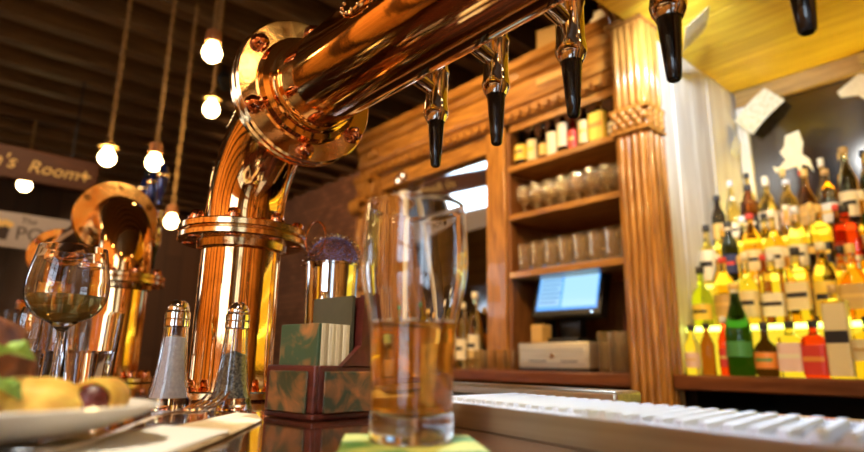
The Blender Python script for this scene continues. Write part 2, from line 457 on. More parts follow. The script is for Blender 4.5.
# mirror bay
t = thing('mirror_cabinet', 'oak framed mirror bay left of the bottle shelves', 'mirror', (-2.25, 2.0, CZ))
h = 2.2 - CZ
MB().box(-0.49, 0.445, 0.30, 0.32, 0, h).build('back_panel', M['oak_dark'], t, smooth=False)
MB().box(-0.49, -0.465, -0.02, 0.30, 0, h).build('side_panel', M['oak_z'], t, smooth=False)
MB().box(0.42, 0.445, 0.0, 0.30, 0, h).build('side_panel', M['oak_z'], t, smooth=False)
MB().box(0.40, 0.52, -0.06, 0.0, 0, h).build('stile', M['oak_z'], t, bevel=0.006)
MB().box(-0.49, 0.40, -0.04, 0.0, h - 0.10, h).build('top_rail', M['oak_x'], t, bevel=0.006)
X = T(-0.02, 0.20, 0.02) @ RX(math.radians(10))
MB().box(-0.43, 0.43, -0.004, 0.004, 0, 1.06, X).build('mirror_glass', M['mirror'], t, smooth=False)
mb = MB().box(-0.43, -0.40, -0.016, 0.008, 0, 1.06, X).box(0.40, 0.43, -0.016, 0.008, 0, 1.06, X).box(-0.40, 0.40, -0.016, 0.008, 1.03, 1.06, X).box(-0.40, 0.40, -0.016, 0.008, 0, 0.03, X)
mb.build('mirror_frame', M['oak_z'], t, smooth=False)

# shelf bay
t = thing('shelf_cabinet', 'open oak shelf cabinet holding bottles and beer glasses', 'cabinet', (-1.42, 1.95, CZ))
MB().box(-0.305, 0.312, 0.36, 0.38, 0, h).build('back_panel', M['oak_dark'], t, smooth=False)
MB().box(-0.305, -0.285, 0.0, 0.36, 0, h).build('side_panel', M['oak_dark'], t, smooth=False)
MB().box(0.292, 0.312, 0.04, 0.36, 0, h).build('side_panel', M['oak_dark'], t, smooth=False)
for z in (1.497, 1.756, 1.985):
    MB().box(-0.284, 0.291, -0.02, 0.36, z - CZ - 0.028, z - CZ).build('shelf', M['oak_x'], t, bevel=0.004)
MB().box(-0.305, 0.312, 0.0, 0.02, h - 0.04, h).build('top_rail', M['oak_x'], t)

# ---------------------------------------------------------------- lit bottle alcove
struct(MB().box(-1.05, -1.03, 1.99, YB, CZ, 2.40).build('wall_alcove', M['plaster'], smooth=False), 'partition wall of the bottle alcove', 'wall')
for i in range(5):
    y0 = 1.99 + i * 0.166
    struct(MB().box(-1.03, -1.012 + 0.002 * (i % 2), y0, y0 + 0.161, CZ + 0.002, 2.385).build('trim_%d' % (30 + i), M['white_plank'], smooth=False, bevel=0.003), 'white painted upright plank of the alcove wall', 'plank')
for i in range(6):
    y0 = 1.30 + i * 0.25
    struct(MB().box(-1.03, 1.6, y0, min(y0 + 0.246, YB), 2.386, 2.41).build('trim_%d' % (40 + i), M['yellow_plank'], smooth=False, bevel=0.003), 'honey coloured pine plank of the alcove ceiling', 'plank')
struct(MB().box(-1.05, 1.6, 1.30, YB, 2.411, ZC - 0.151).build('ceiling_alcove', M['dark_wood'], smooth=False), 'boxed soffit above the bottle alcove', 'ceiling')

# smoked mirror on the back wall of the alcove
t = thing('wall_mirror', 'big smoked wall mirror behind the lit bottles', 'mirror', (0.1, 2.80, 1.75))
MB().box(-1.06, 1.4, -0.012, 0, -0.6, 0.55).build('mirror_glass', M['dark_mirror'], t, smooth=False)
MB().box(-1.10, 1.4, -0.04, 0, 0.55, 0.633).build('top_rail', wood('frame pine', (0.32, 0.19, 0.06), (0.50, 0.32, 0.11), 'x'), t, bevel=0.004)
MB().box(-1.105, -1.06, -0.035, 0, -0.6, 0.55).build('side_rail', M['white_plank'], t, bevel=0.004)
MB().box(-0.6, 1.4, -0.07, -0.042, 0.575, 0.61).build('batten', wood('batten pine', (0.45, 0.30, 0.1), (0.62, 0.43, 0.16), 'x'), t, bevel=0.004)

# stepped bottle display with glowing front edges
t = thing('bottle_display', 'stepped bottle display with glowing yellow risers in alcove', 'shelf', (-0.3, 2.1, CZ))
steps = [(2.085, 1.245), (2.225, 1.41), (2.345, 1.575)]
M['riser'] = emit('glowing yellow acrylic', (1.0, 0.70, 0.03), 1.1)
M['edge'] = emit('glowing led edge', (0.78, 1.0, 0.16), 6.0)
acr = pmat('yellow acrylic', (0.85, 0.70, 0.15), 0.25)
prev = CZ
for i, (y, z) in enumerate(steps):
    y1 = steps[i + 1][0] if i < 2 else 2.50
    MB().box(-0.70, 1.3, y - 2.1, y1 - 2.1 + 0.004, z - CZ - 0.022, z - CZ).build('step_board', acr, t, bevel=0.003)
    MB().box(-0.70, 1.3, y - 2.1 + 0.006, y - 2.1 + 0.014, prev - CZ + 0.001, z - CZ - 0.022).build('riser_panel', M['riser'], t, smooth=False)
    MB().box(-0.70, 1.3, y - 2.1 - 0.006, y - 2.1 - 0.0005, z - CZ - 0.020, z - CZ - 0.003).build('light_strip', M['edge'] if i == 0 else emit('dim led edge', (1.0, 0.85, 0.15), 2.2), t, smooth=False)
    prev = z
MB().box(-0.70, 1.3, 0.401, 0.414, 1.577 - CZ, 1.598 - CZ).build('light_strip', emit('added yellow uplight strip', (1.0, 0.70, 0.05), 75), t, smooth=False)  # added uplight, hidden behind the bottles to yellow the alcove ceiling
MB().box(-0.70, 1.3, 0.392, 0.40, 0, 1.60 - CZ).build('back_board', acr, t, smooth=False)

# ---------------------------------------------------------------- bottles
ORD = ['first', 'second', 'third', 'fourth', 'fifth', 'sixth', 'seventh', 'eighth', 'ninth', 'tenth', 'eleventh']
BM = {}
def bglass(key, col):
    if key not in BM: BM[key] = glass('bottle glass ' + key, col, 0.02, 1.36)
    return BM[key]
COLS = {'clear': (1.0, 0.93, 0.62), 'amber': (1.0, 0.55, 0.10), 'gold': (1.0, 0.78, 0.25), 'green': (0.014, 0.055, 0.012), 'dark': (0.05, 0.022, 0.012), 'red': (0.85, 0.07, 0.03),
        'lime': (0.72, 0.95, 0.12), 'brown': (0.36, 0.12, 0.03), 'navy': (0.03, 0.04, 0.11), 'pale': (1.0, 0.90, 0.42)}
PM = {}
def paint(key, col, rough=0.45):
    if key not in PM: PM[key] = pmat('paint ' + key, col, rough)
    return PM[key]
PCOL = {'cream': (0.84, 0.68, 0.36), 'white': (0.88, 0.78, 0.55), 'pink': (0.88, 0.62, 0.52), 'orange': (0.85, 0.30, 0.05), 'red': (0.70, 0.05, 0.03), 'black': (0.015, 0.012, 0.012), 'yellow': (0.90, 0.62, 0.08),
        'gold': (0.80, 0.52, 0.14), 'green': (0.08, 0.30, 0.08), 'navy': (0.03, 0.04, 0.14), 'tan': (0.62, 0.38, 0.12), 'silver': (0.75, 0.75, 0.75)}
def bottle(look, kind, h, r, gcol, lcol, ccol, loc, group, lab=(0.14, 0.44), emblem=None, neck=None, rz=0.0, name=None):
    """one bottle: glass_body, label, cap (and neck_foil, emblem)"""
    t = thing(name or 'liquor_bottle', look, 'bottle', loc, rz, group)
    sq = 0.0
    if kind == 'wine':      # tall, round shoulder high up
        pr = [(0, 0), (r * .9, 0), (r, .01 * h), (r, .62 * h), (r * .9, .68 * h), (r * .5, .76 * h), (r * .36, .82 * h), (r * .34, .97 * h)]
    elif kind == 'champagne':
        pr = [(0, 0), (r * .9, 0), (r, .02 * h), (r, .46 * h), (r * .93, .54 * h), (r * .68, .66 * h), (r * .42, .78 * h), (r * .32, .88 * h), (r * .36, .97 * h)]
    elif kind == 'square':
        sq = 5.0; pr = [(0, 0), (r * .95, 0), (r, .015 * h), (r, .66 * h), (r * .92, .70 * h), (r * .42, .75 * h), (r * .34, .80 * h), (r * .33, .94 * h)]
    elif kind == 'round':
        pr = [(0, 0), (r * .8, 0), (r * .96, .04 * h), (r, .2 * h), (r, .45 * h), (r * .85, .56 * h), (r * .4, .66 * h), (r * .30, .74 * h), (r * .30, .94 * h)]
    elif kind == 'flask':
        sq = 2.0; pr = [(0, 0), (r * .8, 0), (r, .05 * h), (r, .5 * h), (r * .7, .62 * h), (r * .35, .70 * h), (r * .30, .78 * h), (r * .3, .93 * h)]
    elif kind == 'box':
        sq = 14.0; pr = [(0, 0), (r * .97, 0), (r, .01 * h), (r, .80 * h), (r * .95, .82 * h), (r * .4, .84 * h), (r * .38, .95 * h)]
    else:                   # slim
        pr = [(0, 0), (r * .92, 0), (r, .015 * h), (r, .58 * h), (r * .75, .68 * h), (r * .45, .76 * h), (r * .38, .84 * h), (r * .38, .95 * h)]
    top = pr[-1]
    MB().lathe(pr, 18 if sq < 5 else 24, None, sq).build('glass_body', bglass(gcol, COLS[gcol]), t, angle=50)
    if lcol:
        a0, a1 = lab
        def rad(z):
            for (ra, za), (rb, zb) in zip(pr, pr[1:]):
                if za <= z <= zb and zb > za: return ra + (rb - ra) * (z - za) / (zb - za)
            return r
        zs = [a0 * h + (a1 - a0) * h * k / 4 for k in range(5)]
        l = MB().lathe([(rad(z) + 0.0008, z) for z in zs], 16, None, sq, arc=(-PI / 2 - 1.35, -PI / 2 + 1.35)).build('label', paint(lcol, PCOL[lcol]), t, angle=60)
        l['label'] = lcol + ' paper label'
        # a printed band across it
        zb = (a0 * .55 + a1 * .45) * h
        bc = emblem or ('black' if lcol in ('cream', 'white', 'yellow') else 'gold')
        MB().lathe([(rad(z) + 0.0016, z) for z in (zb, zb + 0.12 * (a1 - a0) * h * 1.4)], 12, None, sq, arc=(-PI / 2 - 0.75, -PI / 2 + 0.75)).build('printed_band', paint(bc, PCOL[bc]), l, angle=60)
    cr = top[0] + 0.0025
    MB().lathe([(cr, top[1] - 0.012), (cr * 1.04, top[1] - 0.010), (cr * 1.04, h - 0.003), (cr * .9, h), (0, h)], 14).build('cap', paint(ccol, PCOL[ccol]), t)
    if neck:
        za = pr[-2][1] - 0.01
        MB().lathe([(pr[-2][0] + 0.0012, za + 0.012), (top[0] + 0.0012, top[1] - 0.013)], 14).build('neck_foil', paint(neck, PCOL[neck]), t)
    return t

G1 = 'bottles along the front counter edge of the alcove'
row1 = [  # x, look, kind, h, r, glass, label, cap
 (-0.945, 'small clear bottle with pink label, first after pillar on alcove counter', 'slim', .165, .026, 'clear', 'pink', 'black', {}),
 (-0.893, 'dark brown bottle with black cap, second after pillar on alcove counter', 'slim', .17, .022, 'brown', None, 'black', {}),
 (-0.838, 'slim red liqueur bottle with silver cap beside the green sparkling bottle', 'slim', .19, .020, 'red', 'red', 'silver', {}),
 (-0.790, 'tall dark green sparkling wine bottle with white neck foil on alcove counter', 'champagne', .295, .040, 'green', 'green', 'gold', dict(neck='white', lab=(.20, .36), emblem='green')),
 (-0.715, 'squat dark bottle with orange label beside the green sparkling bottle', 'round', .165, .034, 'dark', 'orange', 'black', dict(lab=(.14, .44), emblem='green')),
 (-0.642, 'square clear bottle with pink and white label on alcove counter', 'square', .165, .033, 'clear', 'pink', 'black', dict(lab=(.1, .6), emblem='white')),
 (-0.578, 'square bottle of red liqueur with red label on alcove counter', 'square', .165, .031, 'red', 'red', 'black', dict(lab=(.05, .55), emblem='orange')),
 (-0.515, 'tall boxy bottle wrapped in cream label on alcove counter', 'box', .265, .030, 'pale', 'cream', 'tan', dict(lab=(.02, .79))),
 (-0.440, 'wide amber bottle with large cream label on alcove counter', 'square', .17, .040, 'gold', 'cream', 'black', dict(lab=(.28, .62), emblem='tan')),
 (-0.352, 'clear bottle with white label farthest from pillar on alcove counter', 'wine', .26, .034, 'clear', 'white', 'red', {}),
]
for x, look, kind, hh, r, g, l, c, kw in row1:
    bottle(look, kind, hh, r, g, l, c, (x, 2.0 + random.uniform(-.004, .004), CZ), G1, **kw)
G2 = 'bottles on the lowest lit step'
row2 = [
 (-0.955, 'lime yellow bottle with black cap, first on the lowest lit step', 'round', .215, .036, 'lime', 'yellow', 'black', dict(lab=(.1, .36))),
 (-0.872, 'gold whisky bottle with tan label behind the green sparkling bottle', 'wine', .24, .032, 'gold', 'tan', 'red', {}),
 (-0.796, 'clear gin bottle with cream label, third on the lowest lit step', 'round', .25, .034, 'clear', 'cream', 'white', dict(lab=(.1, .45))),
 (-0.716, 'square pale bottle with white label and silver cap on the lowest lit step', 'square', .235, .032, 'pale', 'white', 'silver', dict(lab=(.10, .42))),
 (-0.640, 'square pale bottle with cream label and black cap on the lowest lit step', 'square', .245, .033, 'pale', 'cream', 'black', dict(lab=(.16, .52))),
 (-0.566, 'gold rum bottle with yellow label behind the boxy cream bottle', 'slim', .25, .032, 'gold', 'yellow', 'white', dict(lab=(.08, .5))),
 (-0.490, 'flat amber flask with tan label on the lowest lit step', 'flask', .235, .038, 'amber', 'tan', 'gold', dict(lab=(.14, .46))),
 (-0.405, 'amber whisky bottle with black label on the lowest lit step', 'square', .24, .034, 'amber', 'black', 'black', dict(lab=(.12, .5), emblem='white')),
]
for x, look, kind, hh, r, g, l, c, kw in row2:
    bottle(look, kind, hh, r, g, l, c, (x, 2.130 + random.uniform(-.004, .004), 1.245), G2, **kw)
G3 = 'bottles on the middle lit step'
row3 = [
 (-0.978, 'white frosted bottle with round dark emblem, first on the middle lit step', 'round', .235, .034, 'pale', 'white', 'black', dict(lab=(.06, .56), emblem='black')),
 (-0.895, 'navy bottle with white neck foil on the middle lit step', 'slim', .235, .030, 'navy', 'navy', 'black', dict(neck='white', emblem='red')),
 (-0.815, 'amber bottle with cream label and red cap on the middle lit step', 'wine', .25, .031, 'amber', 'cream', 'red', {}),
 (-0.740, 'gold bottle with white label and white cap on the middle lit step', 'round', .25, .033, 'gold', 'white', 'white', {}),
 (-0.666, 'clear vodka bottle with silver cap on the middle lit step', 'slim', .25, .030, 'clear', 'white', 'silver', {}),
 (-0.594, 'gold tequila bottle with black label on the middle lit step', 'square', .24, .031, 'gold', 'black', 'gold', dict(emblem='yellow')),
 (-0.520, 'orange red aperitif bottle with white label on the middle lit step', 'square', .225, .036, 'red', 'white', 'black', dict(lab=(.02, .22), emblem='red')),
 (-0.438, 'dark green herbal liqueur bottle with green label on the middle lit step', 'square', .25, .033, 'green', 'green', 'red', {}),
]
for x, look, kind, hh, r, g, l, c, kw in row3:
    bottle(look, kind, hh, r, g, l, c, (x, 2.264 + random.uniform(-.002, .002), 1.41), G3, **kw)
G4 = 'bottles on the topmost lit step'
row4 = [
 (-0.978, 'dark bottle with black cap, first on the topmost lit step', 'slim', .215, .026, 'dark', 'gold', 'black', {}),
 (-0.918, 'clear bottle with white cap, second on the topmost lit step', 'wine', .20, .026, 'clear', 'white', 'white', {}),
 (-0.855, 'brown square bottle with black label on the topmost lit step', 'square', .235, .029, 'brown', 'black', 'black', dict(emblem='white')),
 (-0.790, 'pale bottle with large white shoulders and white cap on the topmost lit step', 'flask', .245, .032, 'pale', 'white', 'white', {}),
 (-0.720, 'gold bottle with pink label on the topmost lit step', 'wine', .225, .029, 'gold', 'pink', 'silver', {}),
 (-0.655, 'amber bottle with gold cap on the topmost lit step', 'round', .25, .029, 'amber', 'tan', 'gold', {}),
 (-0.590, 'clear bottle with silver label on the topmost lit step', 'wine', .235, .029, 'clear', 'silver', 'tan', {}),
 (-0.525, 'tall pale bottle with white label and tan cap on the topmost lit step', 'slim', .30, .030, 'pale', 'white', 'tan', {}),
 (-0.458, 'green bottle with cream label on the topmost lit step', 'wine', .26, .029, 'green', 'cream', 'gold', {}),
 (-0.392, 'wide amber decanter with tan stopper on the topmost lit step', 'flask', .29, .036, 'amber', 'cream', 'tan', {}),
]
for x, look, kind, hh, r, g, l, c, kw in row4:
    bottle(look, kind, hh, r, g, l, c, (x, 2.395 + random.uniform(-.006, .006), 1.575), G4, **kw)
# rear bottles of each step
rear_cols = ['gold', 'amber', 'clear', 'gold', 'brown', 'pale', 'amber', 'gold', 'dark']
rear_caps = ['white', 'black', 'gold', 'tan', 'red', 'silver', 'white', 'black', 'gold']
rear_kind = ['wine', 'slim', 'round', 'square', 'wine', 'slim', 'flask', 'wine', 'slim']
for nm, yy, zz, x0_, st_, hh_, gname in (('lowest', 2.196, 1.245, -0.915, 0.0765, .25, G2), ('middle', 2.318, 1.41, -0.938, 0.0765, .25, G3), ('topmost', 2.472, 1.575, -0.950, 0.0665, .29, G4)):
    for i in range(8):
        j = (i * 2 + {'lowest': 0, 'middle': 3, 'topmost': 5}[nm]) % 9
        bottle('%s bottle with %s cap, %s of the rear bottles on the %s lit step' % (rear_cols[j], rear_caps[j], ORD[i], nm), rear_kind[j], hh_ + random.uniform(-.02, .03), 0.0255, rear_cols[j],
               ['tan', None, 'white', 'gold', 'cream', None, 'black', 'tan', None][j], rear_caps[j], (x0_ + st_ * i, yy, zz), gname)
# bottles on the high oak shelf
G5 = 'bottles on the top oak shelf'
row5 = [
 (-1.665, 'dark bottle with round yellow label, first on the top oak shelf', 'round', .205, .035, 'dark', 'yellow', 'black', dict(lab=(.16, .52), emblem='black')),
 (-1.595, 'dark bottle with cream label, second on the top oak shelf', 'wine', .185, .026, 'dark', 'cream', 'gold', dict(lab=(.08, .6), emblem='yellow')),
 (-1.538, 'slim brown bottle with gold label on the top oak shelf', 'slim', .18, .021, 'brown', 'gold', 'black', {}),
 (-1.486, 'dark bottle with bright white label in the middle of the top oak shelf', 'wine', .20, .026, 'dark', 'white', 'tan', dict(lab=(.05, .58), emblem='white')),
 (-1.430, 'tall dark bottle with white label and red cap on the top oak shelf', 'wine', .215, .025, 'dark', 'white', 'red', dict(lab=(.16, .66), emblem='white')),
 (-1.378, 'slim red bottle on the top oak shelf', 'slim', .19, .020, 'red', 'red', 'black', dict(lab=(.05, .5))),
 (-1.322, 'dark bottle with yellowish label on the top oak shelf', 'wine', .205, .027, 'dark', 'cream', 'black', dict(lab=(.1, .58), emblem='gold')),
 (-1.250, 'big orange amber bottle with yellow label on the top oak shelf', 'square', .205, .036, 'amber', 'yellow', 'tan', dict(lab=(.06, .64), emblem='orange')),
 (-1.170, 'round dark bottle with white label next to the thick pillar', 'round', .19, .034, 'dark', 'white', 'black', dict(lab=(.1, .34), emblem='black')),
]
for x, look, kind, hh, r, g, l, c, kw in row5:
    bottle(look, kind, hh, r, g, l, c, (x, 1.985 + random.uniform(-.006, .006), 1.985), G5, **kw)
row5b = [(-1.63, 'brown bottle standing behind the first two bottles of the top oak shelf'), (-1.51, 'brown bottle standing behind the slim gold labelled one on the top oak shelf'),
         (-1.405, 'brown bottle standing behind the red capped bottle on the top oak shelf'), (-1.29, 'brown bottle standing behind the orange amber one on the top oak shelf')]
for x, look in row5b:
    bottle(look, 'wine', .20, .027, 'brown', 'tan', 'gold', (x, 2.10, 1.985), G5)
# tall bottles on the counter before the mirror
G6 = 'bottles standing before the mirror'
for x, y, look, kind, hh, r, g, l, c in [
 (-2.665, 2.03, 'lime green bottle at the scroll pillar end of the mirror', 'wine', .34, .042, 'lime', None, 'green'),
 (-2.33, 2.04, 'clear bottle with cream label before the middle of the mirror', 'wine', .30, .038, 'clear', 'cream', 'gold'),
 (-2.21, 2.00, 'amber bottle before the middle of the mirror', 'round', .27, .040, 'amber', 'gold', 'tan'),
 (-2.09, 2.02, 'clear bottle with white label before the mirror', 'slim', .32, .036, 'clear', 'white', 'white'),
 (-1.985, 2.00, 'tall clear bottle with white label nearest the register end of the mirror', 'slim', .36, .034, 'pale', 'white', 'white')]:
    bottle(look, kind, hh, r, g, l, c, (x, y, CZ), G6)
for x in (-0.83, -0.74, -0.66, -0.58):
    pass

# ---------------------------------------------------------------- glassware on the shelves
def glassware(name, look, cat, prof, loc, group, seg=18, flute=None):
    o = MB().lathe(prof, seg, None, 0, True, None, flute).build(name, M['thin'], None, angle=50)
    o.location = loc
    return tag(o, look, cat, group)
goblet = [(0.030, 0), (0.031, 0.003), (0.006, 0.008), (0.005, 0.045), (0.02, 0.055), (0.034, 0.075), (0.037, 0.10), (0.032, 0.128), (0.0305, 0.128), (0.0355, 0.10), (0.0325, 0.077), (0.019, 0.058), (0.001, 0.054), (0.001, 0.002), (0.028, 0.001)]
src = None
for j, y in enumerate((1.985, 2.075, 2.165)):
    for i in range(8):
        look = '%s stemmed glass from the mirror side in the %s row of the middle oak shelf' % (ORD[i], ('front', 'middle', 'back')[j])
        loc = (-1.655 + i * 0.072 - 0.004 * j, y, 1.757)
        if src is None:
            src = glassware('stemmed_glass', look, 'glass', goblet, loc, 'stemmed glasses on the middle oak shelf', 16)
        else:
            c = src.copy(); COL.objects.link(c); c.location = loc; c['label'] = look
mug = [(0.026, 0), (0.0285, 0.002), (0.030, 0.03), (0.033, 0.10), (0.036, 0.125), (0.0345, 0.125), (0.031, 0.10), (0.027, 0.03), (0.024, 0.012), (0.001, 0.012), (0.001, 0.0)]
src = None
for j, y in enumerate((1.985, 2.08)):
    for i in range(8):
        look = '%s beer tumbler from the mirror side in the %s row of the lower oak shelf' % (ORD[i], ('front', 'back')[j])
        loc = (-1.655 + i * 0.073, y, 1.498)
        if src is None: src = glassware('beer_tumbler', look, 'glass', mug, loc, 'beer tumblers on the lower oak shelf', 16)
        else:
            c = src.copy(); COL.objects.link(c); c.location = loc; c['label'] = look
tall = [(0.024, 0), (0.026, 0.002), (0.030, 0.15), (0.0285, 0.15), (0.0245, 0.012), (0.001, 0.012), (0.001, 0)]
src = None
for j, y in enumerate((1.975, 2.045)):
    for i in range(3):
        look = '%s tall glass from the till in the %s row beside the till' % (ORD[i], ('front', 'back')[j])
        loc = (-1.268 + i * 0.064, y, CZ + 0.001)
        if src is None: src = glassware('tall_glass', look, 'glass', tall, loc, 'tall glasses beside the till', 16)
        else:
            c = src.copy(); COL.objects.link(c); c.location = loc; c['label'] = look
src = None
shot = [(0.020, 0), (0.022, 0.002), (0.025, 0.085), (0.0235, 0.085), (0.0205, 0.014), (0.001, 0.014), (0.001, 0)]
k = 0
for j, y in enumerate((1.935, 1.995)):
    for i in range(5):
        look = '%s short glass in the %s row on the counter before mirror and till' % (ORD[i], ('front', 'back')[j])
        loc = (-1.945 + i * 0.058 + 0.02 * j, y, CZ + 0.001)
        if src is None: src = glassware('short_glass', look, 'glass', shot, loc, 'short glasses between mirror and till', 14)
        else:
            c = src.copy(); COL.objects.link(c); c.location = loc; c['label'] = look
# dim glasses in the open cabinet below the alcove
for i, x in enumerate((-0.86, -0.79, -0.70, -0.63)):
    bottle('%s dark bottle in the open cabinet below the alcove counter' % ORD[i], 'wine', .27, .032, 'navy', 'silver', 'black', (x, 2.06, 0.622), 'bottles in the cabinet below the alcove')

# ---------------------------------------------------------------- till
t = thing('cash_register', 'touch screen till on a steel cash drawer on the back counter', 'till', (-1.505, 1.985, CZ), 0.0)
MB().box(-0.175, 0.175, -0.03, 0.27, 0.012, 0.115).build('cash_drawer', M['steel'], t, bevel=0.005)
d = MB().box(-0.162, 0.162, -0.036, -0.029, 0.028, 0.098).build('drawer_front', M['steel'], t, bevel=0.003)
MB().lathe([(0.010, 0), (0.010, 0.006), (0, 0.006)], 14, T(0.01, -0.036, 0.062) @ RX(PI / 2)).build('lock', M['chrome'], d)
MB().box(-0.11, -0.02, -0.038, -0.034, 0.038, 0.042).build('slot', M['blackp'], d, smooth=False)
MB().box(0.05, 0.13, -0.038, -0.034, 0.038, 0.042).build('slot', M['blackp'], d, smooth=False)
MB().box(-0.175, 0.175, -0.03, 0.27, 0, 0.012).build('base', M['blackp'], t)
MB().box(-0.09, 0.09, 0.02, 0.22, 0.115, 0.135).box(-0.05, 0.05, 0.10, 0.15, 0.135, 0.25, T(0, 0, 0)).build('stand', M['blackp'], t, bevel=0.004)
MB().box(-0.115, -0.055, -0.02, 0.05, 0.1155, 0.19).build('receipt_printer', paint('tan', PCOL['tan']), t, bevel=0.006)
X = T(0.035, 0.03, 0.218) @ RZ(math.radians(4)) @ RX(math.radians(-17))
bz = MB().box(-0.165, 0.165, -0.015, 0.04, 0, 0.25, X).build('monitor', M['blackp'], t, bevel=0.006)
MB().box(-0.145, 0.145, -0.0165, -0.0150, 0.028, 0.232, X).build('screen', emit('screen blue', (0.10, 0.40, 1.0), 1.3), bz, smooth=False)
lt = emit('screen white', (0.36, 0.68, 1.0), 1.05)
MB().box(-0.138, -0.030, -0.0175, -0.0166, 0.045, 0.21, X).build('screen_list', lt, bz, smooth=False)
MB().box(-0.020, 0.138, -0.0175, -0.0166, 0.040, 0.190, X).build('screen_pane', emit('screen pane', (0.42, 0.76, 1.0), 1.15), bz, smooth=False)
MB().box(-0.020, 0.138, -0.0175, -0.0166, 0.200, 0.222, X).build('screen_header', lt, bz, smooth=False)
mb = MB()
for i in range(7): mb.box(-0.132, -0.05 + 0.012 * (i % 3), -0.0182, -0.0176, 0.06 + i * 0.02, 0.066 + i * 0.02, X)
mb.build('screen_rows', emit('screen rows', (0.15, 0.40, 0.75), 0.9), bz, smooth=False)
MB().box(0.120, 0.128, -0.0168, -0.0150, 0.010, 0.015, X).build('power_light', emit('power light', (0.5, 0.75, 1.0), 5), bz, smooth=False)
t = thing('tape_roll', 'round cream tape roll standing on a small black box beside the screen', 'tape', (-1.645, 2.10, CZ + 0.234))
MB().lathe([(0.026, -0.012), (0.044, -0.012), (0.044, 0.012), (0.026, 0.012)], 28, T(0, 0, 0.0442) @ RX(PI / 2), 0, True).build('tape', paint('tan', PCOL['tan']), t)
MB().lathe([(0.023, -0.0125), (0.026, -0.0125), (0.026, 0.0125), (0.023, 0.0125)], 28, T(0, 0, 0.0442) @ RX(PI / 2), 0, True).build('core', M['cream'], t)
o = MB().box(-0.030, 0.030, -0.04, 0.04, 0, 0.118).build('storage_box', M['blackp'], None, bevel=0.004); o.location = (-1.645, 2.10, CZ + 0.1155)
tag(o, 'small black box under the tape roll on the cash drawer', 'box')
o = MB().box(-0.07, 0.07, -0.05, 0.05, 0, 0.24).build('storage_box', paint('maroon', (0.12, 0.02, 0.012)), None, bevel=0.004); o.location = (-1.22, 2.20, CZ + 0.001)
tag(o, 'dark maroon box behind the tall glasses beside the till', 'box')
# note pinned on the thick pillar's shelf-side
# tall lamp before the mirror
t = thing('table_lamp', 'slender cream lamp with crystal globe before the mirror', 'lamp', (-2.535, 1.985, CZ + 0.0))
MB().lathe([(0.0, 0), (0.06, 0), (0.06, 0.012), (0.03, 0.03), (0.018, 0.05), (0.018, 0.93), (0.03, 0.95), (0.03, 0.98), (0, 0.98)], 20).build('stem', M['cream'], t)
MB().ball((0, 0, 1.043), 0.064, 20, 12).build('globe', M['glass'], t)
mb = MB()
for i in range(6):
    a = i * PI / 3
    mb.ball((math.cos(a) * 0.03, math.sin(a) * 0.03, 1.043 + 0.02 * (i % 2)), 0.008, 8, 6)
mb.build('bulb', emit('small warm bulbs', (1.0, 0.80, 0.55), 4), t)

# things on top of the cornice
o = MB().box(-0.075, 0.075, -0.06, 0.06, 0, 0.16).build('cardboard_box', paint('tan', PCOL['tan']), None, bevel=0.004); o.location = (-1.47, 2.02, 2.45); o.rotation_euler = (0, 0, 0.25)
tag(o, 'tan cardboard box on top of the cornice behind the taps', 'box')
t = thing('storage_jar', 'round cream jar on top of the cornice beside the thick pillar', 'jar', (-1.21, 1.99, 2.45))
MB().lathe([(0, 0), (0.04, 0), (0.052, 0.02), (0.052, 0.08), (0.035, 0.10), (0, 0.10)], 20).build('body', M['cream'], t)
MB().lathe([(0.036, 0.10), (0.036, 0.115), (0.012, 0.12), (0.012, 0.135), (0, 0.137)], 16).build('lid', M['cream'], t)
# top board that carries them
MB().box(-0.90, 0.893, 0.0, 0.36, 0.20, 0.222).build('top_board', M['oak_x'], bpy.data.objects['carved_cornice'], smooth=False)

# bank notes and scraps in the alcove
def note(look, loc, X, w, h, cols, band, name='banknote', curl=0.012):
    t = thing(name, look, 'banknote' if name == 'banknote' else 'paper', loc)
    n = 10
    vs = []; fs = []
    for th in (0, 0.0006):
        for j in range(2):
            for i in range(n + 1):
                u = i / n
                vs.append((-w / 2 + w * u, (h if j else 0) - h / 2, curl * math.sin(u * PI * 1.3) + th))
    k = n + 1
    for i in range(n):
        fs += [(i, i + 1, k + i + 1, k + i), (2 * k + i, 3 * k + i, 3 * k + i + 1, 2 * k + i + 1)]
        fs += [(i, 2 * k + i, 2 * k + i + 1, i + 1), (k + i, k + i + 1, 3 * k + i + 1, 3 * k + i)]
    fs += [(0, k, 3 * k, 2 * k), (n, 2 * k + n, 3 * k + n, k + n)]
    m = noisy(pmat('printed paper ' + look[:12], cols[0], 0.6), cols[0], cols[1], (60, 60, 60), 2.0, 3, 0.4, 0.6)
    MB().add(vs, fs, X).build('sheet', m, t)
    return t
note('pale banknote pinned to honey plank ceiling beside the thick pillar', (-0.855, 2.03, 2.33), RX(PI) @ RZ(0.9) @ RX(0.75), 0.20, 0.12, ((0.75, 0.72, 0.66), (0.92, 0.9, 0.84)), 0)
note('tilted banknote stuck at the alcove corner above the dark bottles', (-0.895, 2.735, 2.246), RX(PI / 2) @ RZ(0.72), 0.19, 0.115, ((0.70, 0.60, 0.36), (0.90, 0.86, 0.72)), 0)
note('crumpled white strip hanging beneath the tilted banknote', (-1.022 + 0.02, 2.70, 2.13), RZ(PI / 2) @ RX(PI / 2) @ RZ(1.35), 0.17, 0.075, ((0.66, 0.68, 0.72), (0.88, 0.9, 0.92)), 0, 'paper_strip', 0.016)
def scrap(look, loc, poly):
    t = thing('paper_figure', look, 'paper', loc)
    MB().prism(poly, -0.0015, 0.0015, 'y').build('sheet', noisy(pmat('torn paper', (0.8, 0.72, 0.55), 0.7), (0.66, 0.55, 0.38), (0.9, 0.84, 0.7), (40, 40, 40)), t, smooth=False)
